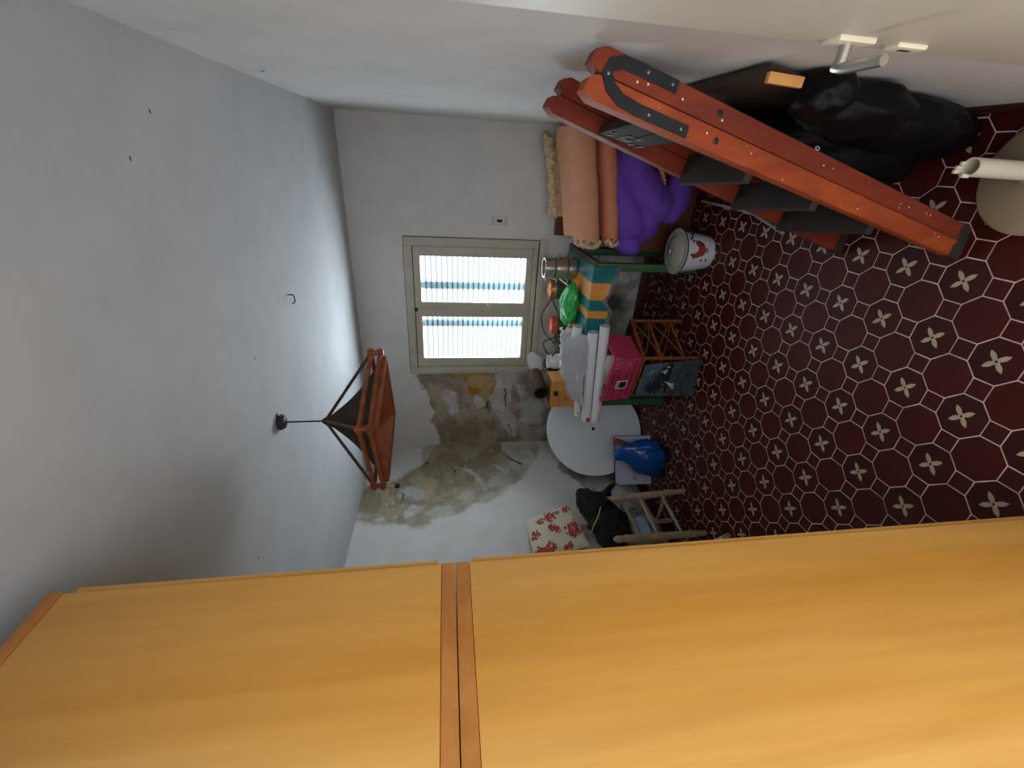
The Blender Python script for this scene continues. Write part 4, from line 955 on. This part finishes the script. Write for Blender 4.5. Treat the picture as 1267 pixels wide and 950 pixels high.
bm = NB(); lathe(bm, [(RD + .0005, .006), (RD + .002, .004), (RD + .002, -.004), (RD + .0005, -.006)], 64, Md, False, False); part(rt, 'edge_band', bm, M_hem)

# white board, blue bag
q0, q1 = V((-2.375, 2.600, 0.003)), V((-2.02, 2.80, 0.003)); du = (q1 - q0).normalized(); dn = V((du.y, -du.x, 0)); tl2 = (V((0, 0, 1)) - dn * .10).normalized()
wb = thing('white_picture_board', 'white lettered board standing behind the blue plastic bag', 'board', (q0 + q1) / 2)
LW = (q1 - q0).length
bm = NB(); prism(bm, [(0, 0), (LW, 0), (LW, .305), (0, .305)], q0, du, tl2, dn, .012); wbp = part(wb, 'panel', bm, mat('lavender_white_card', (206, 212, 238), .5, .04, 6), smooth=False)
bm = NB()
for a, b in (((-.004, -.004), (LW + .004, .0)), ((-.004, .305), (LW + .004, .309)), ((-.004, 0), (0, .305)), ((LW, 0), (LW + .004, .305))):
    prism(bm, [(a[0], max(a[1], -.002)), (b[0], max(a[1], -.002)), (b[0], b[1]), (a[0], b[1])], q0 - dn * .002, du, tl2, dn, .015)
part(wb, 'dark_edge', bm, M_iron, smooth=False)
tc_ = bpy.data.curves.new('lettering', 'FONT'); tc_.body = 'ALV'; tc_.size = .046; tc_.extrude = .0004; tc_.space_character = 1.15
to_ = bpy.data.objects.new('lettering', tc_); COL.objects.link(to_)
dg = bpy.context.evaluated_depsgraph_get(); me = bpy.data.meshes.new_from_object(to_.evaluated_get(dg)); bpy.data.objects.remove(to_)
lt = bpy.data.objects.new('lettering', me); COL.objects.link(lt); me.materials.append(mat('slate_ink', (84, 100, 124), .8))
lt.parent = wbp; nrm_ = dn; lt.matrix_local = Matrix.Translation(-wb.location) @ frame_mat(q0 + du * .035 + tl2 * .125 + dn * .0126, du, tl2, dn)
bb = thing('blue_plastic_bag', 'shiny blue plastic bag of sticks slumped before the white board', 'bag', (-2.1, 2.6, 0))
bm = NB()
def bag_shape(p):
    k = (p.z + .2) / .4; f = 1.22 - .80 * max(0, min(1, k)) ; return V((p.x * f - .075 * (1 - k) , p.y * f - .05 * (1 - k), p.z))
blob(bm, (-2.02, 2.60, .175), (.175, .11, .19), 31, .17, 1.7, 5, True, .003, bag_shape); part(bb, 'bag', bm, M_bluebag, angle=70)
bm = NB(); blob(bm, (-2.055, 2.60, .335), (.05, .035, .05), 12, .3, 2.5, 3, True); part(bb, 'gathered_neck', bm, M_bluebag, angle=70)
for k, (a, b, w) in enumerate((((-2.02, 2.625, .20), (-1.955, 2.66, .375), .010), ((-1.99, 2.62, .20), (-1.945, 2.665, .36), .008), ((-2.0, 2.62, .2), (-1.985, 2.66, .385), .008))):
    bm = NB(); beam(bm, a, b, (1, 0, 0), w * 2, w); lbs = ('thick', 'slim', 'middle')[k]
    tag(obj('wooden_stick', bm, mat('stick_wood', (140, 86, 56), .7, .25, 14)), f'{lbs} wooden stick poking out of the blue plastic bag', 'stick', 'sticks in the blue bag')

# ------------------------------------------------------------------ painted chair, cushion, black cloth
ch = thing('painted_chair', 'grey-beige painted chair with turned legs beside the wardrobe', 'chair', (-2.25, 2.02, 0))
def turned(bm, a, b, r, knob=True):
    a, b = V(a), V(b); prof = [(0, .78), (.10, .80), (.12, 1.0), (.14, .9), (.16, 1.05), (.19, 1.0), (.55, 1.08), (.84, 1.0), (.87, 1.15), (.90, .85), (.93, 1.0), (.97, .95), (1.0, .5)]
    tube(bm, [a.lerp(b, t) for t, _ in prof], [r * k for _, k in prof], 14)
legs = {'far': ((-2.100, 2.200, 0), (-2.140, 2.195, .585)), 'near': ((-2.150, 1.848, 0), (-2.150, 1.850, .640))}
for k, (a, b) in legs.items():
    bm = NB(); turned(bm, a, b, .0235); part(ch, 'front_leg', bm, M_chairpaint)
for y in (2.215, 1.86):
    bm = NB(); tube(bm, [(-2.41, y, 0), (-2.41, y, .45), (-2.425, y, .95)], [.018, .018, .015], 12); part(ch, 'back_leg', bm, M_chairpaint)
for z in (.62, .78, .92):
    bm = NB(); tube(bm, [(-2.418, 2.215, z), (-2.418, 1.86, z)], .011, 8); part(ch, 'back_slat', bm, M_chairpaint)
bm = NB(); box(bm, (-2.415, 1.87, .44), (-2.155, 2.19, .465), .008); part(ch, 'seat', bm, M_chairpaint)
for a, b in (((-2.115, 2.197, .16), (-2.150, 1.85, .16)), ((-2.125, 2.197, .33), (-2.150, 1.85, .33)), ((-2.11, 2.2, .12), (-2.41, 2.215, .12)), ((-2.12, 2.2, .28), (-2.41, 2.215, .28)), ((-2.15, 1.85, .12), (-2.41, 1.86, .12)), ((-2.15, 1.85, .28), (-2.41, 1.86, .28)), ((-2.41, 2.215, .2), (-2.41, 1.86, .2))):
    bm = NB(); a, b = V(a), V(b); tube(bm, [a, a.lerp(b, .3), a.lerp(b, .5), a.lerp(b, .7), b], [.008, .011, .014, .011, .008], 10); part(ch, 'stretcher', bm, M_chairpaint)
cu = thing('floral_cushion', 'cream square cushion with red roses leaning on the wall', 'cushion', (-2.33, 2.1, .75))
c4 = [V((-2.325, 1.965, .745)), V((-2.325, 2.365, .785)), V((-2.40, 2.300, 1.135)), V((-2.40, 1.92, 1.125))]
def cb_(u, v): return (c4[0].lerp(c4[1], u)).lerp(c4[3].lerp(c4[2], u), v)
ncu = (c4[1] - c4[0]).cross(c4[3] - c4[0]).normalized(); ncu = ncu if ncu.x > 0 else -ncu
def puff(u, v): return .034 * (max(0, math.sin(math.pi * u)) ** .45) * (max(0, math.sin(math.pi * v)) ** .45)
bm = NB()
for sgn in (1, -1):
    gg = [[bm.verts.new(cb_(i / 20, j / 20) + ncu * sgn * puff(i / 20, j / 20)) for j in range(21)] for i in range(21)]
    for i in range(20):
        for j in range(20): bm.faces.new((gg[i][j], gg[i + 1][j], gg[i + 1][j + 1], gg[i][j + 1]))
bmesh.ops.remove_doubles(bm, verts=bm.verts[:], dist=.0005); cpn = part(cu, 'cushion_body', bm, M_floral, angle=80)
rg = random.Random(11)
def petalset(name, centres, mt, n, spread, size):
    bm = NB()
    for cu_, cv_, s in centres:
        for k in range(n):
            a = rg.uniform(0, 6.28); d = spread * s * math.sqrt(rg.random()); uu, vv_ = cu_ + d * math.cos(a), cv_ + d * math.sin(a)
            if not (.03 < uu < .97 and .03 < vv_ < .97): continue
            r = size * s * rg.uniform(.5, 1.1); ph = rg.uniform(0, 6)
            pts = [(uu + r * math.cos(ph + q) * 1.2, vv_ + r * math.sin(ph + q) * .8) for q in (0, 1.05, 2.1, 3.14, 4.2, 5.25)]
            f = bm.faces.new([bm.verts.new(cb_(x_, y_) + ncu * (puff(min(1, max(0, x_)), min(1, max(0, y_))) + .0012 + .0004 * (k % 4))) for x_, y_ in pts])
    part(cu, name, bm, mt, cpn, smooth=False)['kind'] = 'stuff'
cents = [(.82, .50, 1.2), (.78, .70, .7), (.90, .12, .8), (.55, .52, .8), (.46, .44, .6), (.40, .12, 1.4), (.30, .20, .8), (.52, .90, .9), (.08, .80, 1.5), (.16, .68, 1.0), (.05, .35, .8), (.86, .33, .5)]
petalset('leaf_print', cents, M_rosed, 18, .14, .021)
petalset('rose_print', cents, M_rose, 26, .095, .033)
petalset('rose_highlight', cents, mat('rose_pink', (214, 106, 90), .95, .2, 60), 9, .06, .017)
bc = thing('black_cloth_bag', 'limp black cloth bag with a white cord on the painted chair', 'bag', (-2.22, 2.05, .47))
bm = NB(); blob(bm, (-2.215, 2.04, .60), (.115, .22, .135), 41, .16, 1.8, 4, False, .468); 
tube(bm, smoothpath([(-2.20, 2.12, .62), (-2.19, 2.22, .68), (-2.19, 2.30, .72), (-2.20, 2.345, .735)], 5), [.12, .118, .115, .11, .105, .10, .094, .088, .082, .075, .066, .056, .046, .036, .026, .014], 12)
tube(bm, smoothpath([(-2.17, 2.18, .60), (-2.16, 2.28, .545), (-2.165, 2.36, .47), (-2.18, 2.41, .40)], 5), [.075, .068, .06, .053, .046, .04, .035, .03, .026, .023, .020, .017, .014, .011, .008, .004], 12)
o = part(bc, 'bag', bm, M_blackcloth, angle=180)
md = o.modifiers.new('merge', 'REMESH'); md.mode = 'VOXEL'; md.voxel_size = .008; md.use_smooth_shade = True
sm = o.modifiers.new('soft', 'SMOOTH'); sm.iterations = 4
tx2 = bpy.data.textures.new('cloth_wrinkle', 'CLOUDS'); tx2.noise_scale = 0.07
dp = o.modifiers.new('wrinkle', 'DISPLACE'); dp.texture = tx2; dp.strength = 0.045; dp.mid_level = 0.5
bm = NB(); tube(bm, smoothpath([(-2.115, 2.20, .565), (-2.10, 2.16, .62), (-2.105, 2.08, .665), (-2.125, 2.02, .70), (-2.15, 1.98, .735), (-2.20, 1.95, .76)], 6), .004, 8); part(bc, 'white_cord', bm, M_lace)
bm = NB(); blob(bm, (-2.27, 2.0, .372), (.085, .12, .085), 51, .2, 2, 4, True, .292); tag(obj('pale_blue_bag', bm, mat('pale_blue_plastic', (150, 176, 204), .3, .2, 9, bump=.3, bscale=30)), 'pale blue plastic bag stuffed under the painted chair', 'bag')
bm = NB(); tube(bm, [(-2.22, 1.80, .016), (-1.99, 1.67, .016)], .013, 12); wp_ = tag(obj('white_plastic_pipe', bm, M_white), 'short white plastic pipe on the tiles by the wardrobe', 'pipe')
bm = NB(); tube(bm, [(-1.995, 1.673, .016), (-1.955, 1.65, .016)], .0155, 12); obj('end_cap', bm, M_hem, wp_)

# ------------------------------------------------------------------ ladder
Fn, Tn, Ff, Tf = V((-.17, 1.247, .004)), V((.163, 1.04, 1.39)), V((-.24, 1.69, .004)), V((.160, 1.38, 1.385))
la = thing('wooden_stepladder', 'folded orange-brown wooden stepladder leaning on the wall', 'ladder', (-.2, 1.46, 0))
def rail_axes(a, b):
    ax = (b - a).normalized(); lat = (Ff - Fn).normalized(); lat = (lat - ax * lat.dot(ax)).normalized(); n = lat.cross(ax); n = n if n.x > 0 else -n
    return ax, lat, n
def rail(name, a, b, off, mt, ext=0.0):
    ax, lat, n = rail_axes(a, b); bm = NB(); p0, p1 = a + n * off, b + n * off + ax * ext
    w = .0245; prof = [(-w, 0), (w, 0), (w, (p1 - p0).length - .03), (w * .5, (p1 - p0).length - .006), (-w * .5, (p1 - p0).length), (-w, (p1 - p0).length - .02)]
    prism(bm, prof, p0 - lat * .016, n, ax, lat, .032)
    es = [e for e in bm.edges if e.calc_length() > .2]; bmesh.ops.bevel(bm, geom=es, offset=.003, segments=2, affect='EDGES')
    vs_ = [v for v in bm.verts if v.co.z < .001]
    for v in vs_: v.co.z = .001
    return part(la, name, bm, mt, angle=30)
rail('rear_rail', Fn, Tn, .0255, M_ladder2, .01); nin = rail('front_rail', Fn, Tn, -.0255, M_ladder, .012)
rail('rear_rail', Ff, Tf, .0255, M_ladder2); rail('front_rail', Ff, Tf, -.0255, M_ladder2, .02)
ax, lat, n = rail_axes(Fn, Tn); Ltot = (Tn - Fn).length
for off in (.0255, -.0255):
    for a_, b_ in ((Fn, Tn), (Ff, Tf)):
        ax_, lat_, n_ = rail_axes(a_, b_); bm = NB(); prism(bm, [(-.0251, 0), (.0251, 0), (.0251, .05), (.008, .062), (-.0251, .055)], a_ + n_ * off - lat_ * .0166, n_, ax_, lat_, .0332)
        for v in bm.verts: v.co.z = max(v.co.z, .0008)
        part(la, 'worn_foot', bm, M_tread, smooth=False)
# iron strap: a U of flat bar round the top of the near rails
bm = NB(); path = [(-.034, -.26), (-.034, -.12), (-.030, -.075), (-.016, -.045), (.004, -.030), (.022, -.036), (.034, -.06), (.036, -.10), (.036, -.20)]
P = [(V((a, b, 0))) for a, b in path]; wd2 = .0125; L_, R2 = [], []
for i, p in enumerate(P):
    d = (P[min(i + 1, len(P) - 1)] - P[max(i - 1, 0)]).normalized(); q = V((-d.y, d.x, 0)); L_.append(p + q * wd2); R2.append(p - q * wd2)
for i in range(len(P) - 1):
    quad = [(v.x, v.y) for v in (L_[i], L_[i + 1], R2[i + 1], R2[i])]
    prism(bm, quad, Tn - lat * .0165, n, ax, -lat, .003)
part(la, 'iron_strap', bm, M_iron, smooth=False)
for a, b in ((-.034, -.24), (-.034, -.15), (.004, -.032), (.036, -.12), (.036, -.185)):
    bm = NB(); lathe(bm, [(.0035, 0), (.003, .0015), (.001, .002)], 8, frame_mat(Tn - lat * .0195 + n * a + ax * b, n, ax, -lat)); part(la, 'nail_head', bm, M_chrome)
for a, b, r in ((-.026, -.345, .0075), (.028, -.33, .0075)):
    bm = NB(); lathe(bm, [(r, 0), (r, .001), (r * .6, .002), (.001, .002)], 14, frame_mat(Tn - lat * .0162 + n * a + ax * b, n, ax, -lat)); part(la, 'bolt', bm, M_iron)
rgp = random.Random(3)
bm = NB()
for k in range(26):
    a = rgp.choice((-.026, .026)) + rgp.uniform(-.018, .018); b = -rgp.uniform(.05, 1.3); lathe(bm, [(rgp.uniform(.0012, .003), 0), (.0008, .0005)], 6, frame_mat(Tn - lat * .0162 + n * a + ax * b, n, ax, -lat))
part(la, 'paint_splashes', bm, M_white)['kind'] = 'stuff'
for t, wdt in ((.29, .085), (.47, .085), (.65, .085)):
    a = Fn.lerp(Tn, t) - n * .03; b = Ff.lerp(Tf, t) - n * .03; dl = (b - a).normalized()
    bm = NB(); dep = V((1, 0, -.25)); beam(bm, a + dl * .016, b - dl * .016, dep, wdt, .022, .003); part(la, 'tread', bm, M_tread)
a = Fn.lerp(Tn, .845) - n * .03; b = Ff.lerp(Tf, .845) - n * .03; dl = (b - a).normalized()
bm = NB(); beam(bm, a + dl * .016, b - dl * .016, ax, .13, .02, .003); tp = part(la, 'top_board', bm, M_tread)
bm = NB(); beam(bm, (a + dl * .02) - n * .011, (b - dl * .02) - n * .011, ax, .004, .002); part(la, 'board_joint', bm, M_gap, tp)
bm = NB()
for k in range(14): 
    c = a.lerp(b, .55 + .4 * rgp.random()) - n * .0112 + ax * rgp.uniform(-.06, .05); blob(bm, c, (.0022, .014, .010), k, .5, 3, 2)
part(la, 'plaster_spill', bm, M_dust, tp)['kind'] = 'stuff'
for t in (.30, .62):
    bm = NB(); a = Fn.lerp(Tn, t) + n * .026; b = Ff.lerp(Tf, t) + n * .026; dl = (b - a).normalized(); beam(bm, a + dl * .016, b - dl * .016, ax, .04, .018, .003); part(la, 'rear_brace', bm, M_ladder2)
bm = NB(); c = Tn - lat * .017 + n * .052 + ax * (-.655)
tube(bm, [c + n * .004 * math.cos(q) + ax * .007 * math.sin(q) for q in [k * .5 for k in range(12)]], .0014, 5, closed=True); part(la, 'wire_eye', bm, M_hem)

# ------------------------------------------------------------------ board and black bag behind the ladder
db = thing('dark_wooden_board', 'dark wooden board with a pale sawn end behind the ladder', 'board', (.19, 1.3, 0))
Mb = Matrix.Identity(4)
bm = NB(); prism(bm, [(1.03, 1.0), (1.87, 1.0), (1.87, .002), (1.42, .002), (1.36, .30)], (.150, 0, 0), (0, 1, 0), (.035, 0, 1), (1, 0, 0), .022)
for v in bm.verts: v.co.z = max(v.co.z, .002)
part(db, 'panel', bm, mat('dark_brown_board', (64, 46, 32), .6, .25, 6, stretch=(4, .5, 4)))
bm = NB(); beam(bm, (.176, 1.020, .925), (.180, 1.020, 1.008), (0, 1, 0), .012, .020, .001); part(db, 'pale_end', bm, mat('sawn_pine', (206, 146, 82), .7, .15, 12))
kb = thing('black_rubbish_bag', 'large black plastic sack slumped between the ladder and the wall', 'bag', (.1, 1.45, 0))
bm = NB()
def sack(p): 
    k = (p.z + .44) / .88; return V((p.x, p.y * (1.0 - .30 * k) - .17 * k, p.z))
blob(bm, (.09, 1.62, .44), (.15, .30, .45), 61, .10, 1.6, 5, True, .003, sack)
for v in bm.verts:
    v.co.x = min(v.co.x, .208 if v.co.y < 1.012 else .138 + .03 * min(1, max(0, (1.06 - v.co.y) / .05)))
    v.co.x = max(v.co.x, -.17 + .24 * v.co.z + .065 - .02 * max(0, v.co.y - 1.3))
part(kb, 'sack', bm, M_black, angle=70)
bm = NB(); blob(bm, (.165, 1.055, .835), (.05, .06, .06), 66, .16, 2.0, 4, True)
blob(bm, (.150, 1.13, .68), (.06, .09, .15), 69, .16, 2.0, 4, True)
blob(bm, (.145, 1.265, .44), (.07, .11, .24), 70, .16, 2.0, 4, True)
blob(bm, (.140, 1.41, .20), (.075, .11, .22), 71, .16, 2.0, 4, True, .003)
for v in bm.verts: v.co.x = min(v.co.x, .207 if v.co.y < 1.02 + (1 - v.co.z) * .46 else .148)
part(kb, 'gathered_folds', bm, M_black, angle=70)

# ------------------------------------------------------------------ stand base near the camera
SX, SY = .040, 1.117
fb = thing('round_stand_base', 'round beige plastic stand base with an empty white tube near the ladder foot', 'stand base', (SX, SY, 0))
bm = NB(); lathe(bm, [(.155, .0), (.162, .004), (.162, .014), (.152, .022), (.06, .034), (.034, .046), (.03, .06), (.001, .06)], 56, Matrix.Translation((SX, SY, 0)), True, False); part(fb, 'disc', bm, M_beige)
bm = NB(); lathe(bm, [(.024, .05), (.024, .275), (.0205, .275), (.0205, .10), (.001, .10)], 28, Matrix.Translation((SX + .006, SY, 0)), False, False); tb_ = part(fb, 'tube', bm, M_ivory)
bm = NB()
for k in range(5):
    a = 1.2 + k * .5; box(bm, (SX + .006 + .022 * math.cos(a) - .005, SY + .022 * math.sin(a) - .004, .27), (SX + .006 + .022 * math.cos(a) + .005, SY + .022 * math.sin(a) + .004, .285 + .008 * (k % 3)), .002)
part(fb, 'broken_clip', bm, M_ivory, tb_)
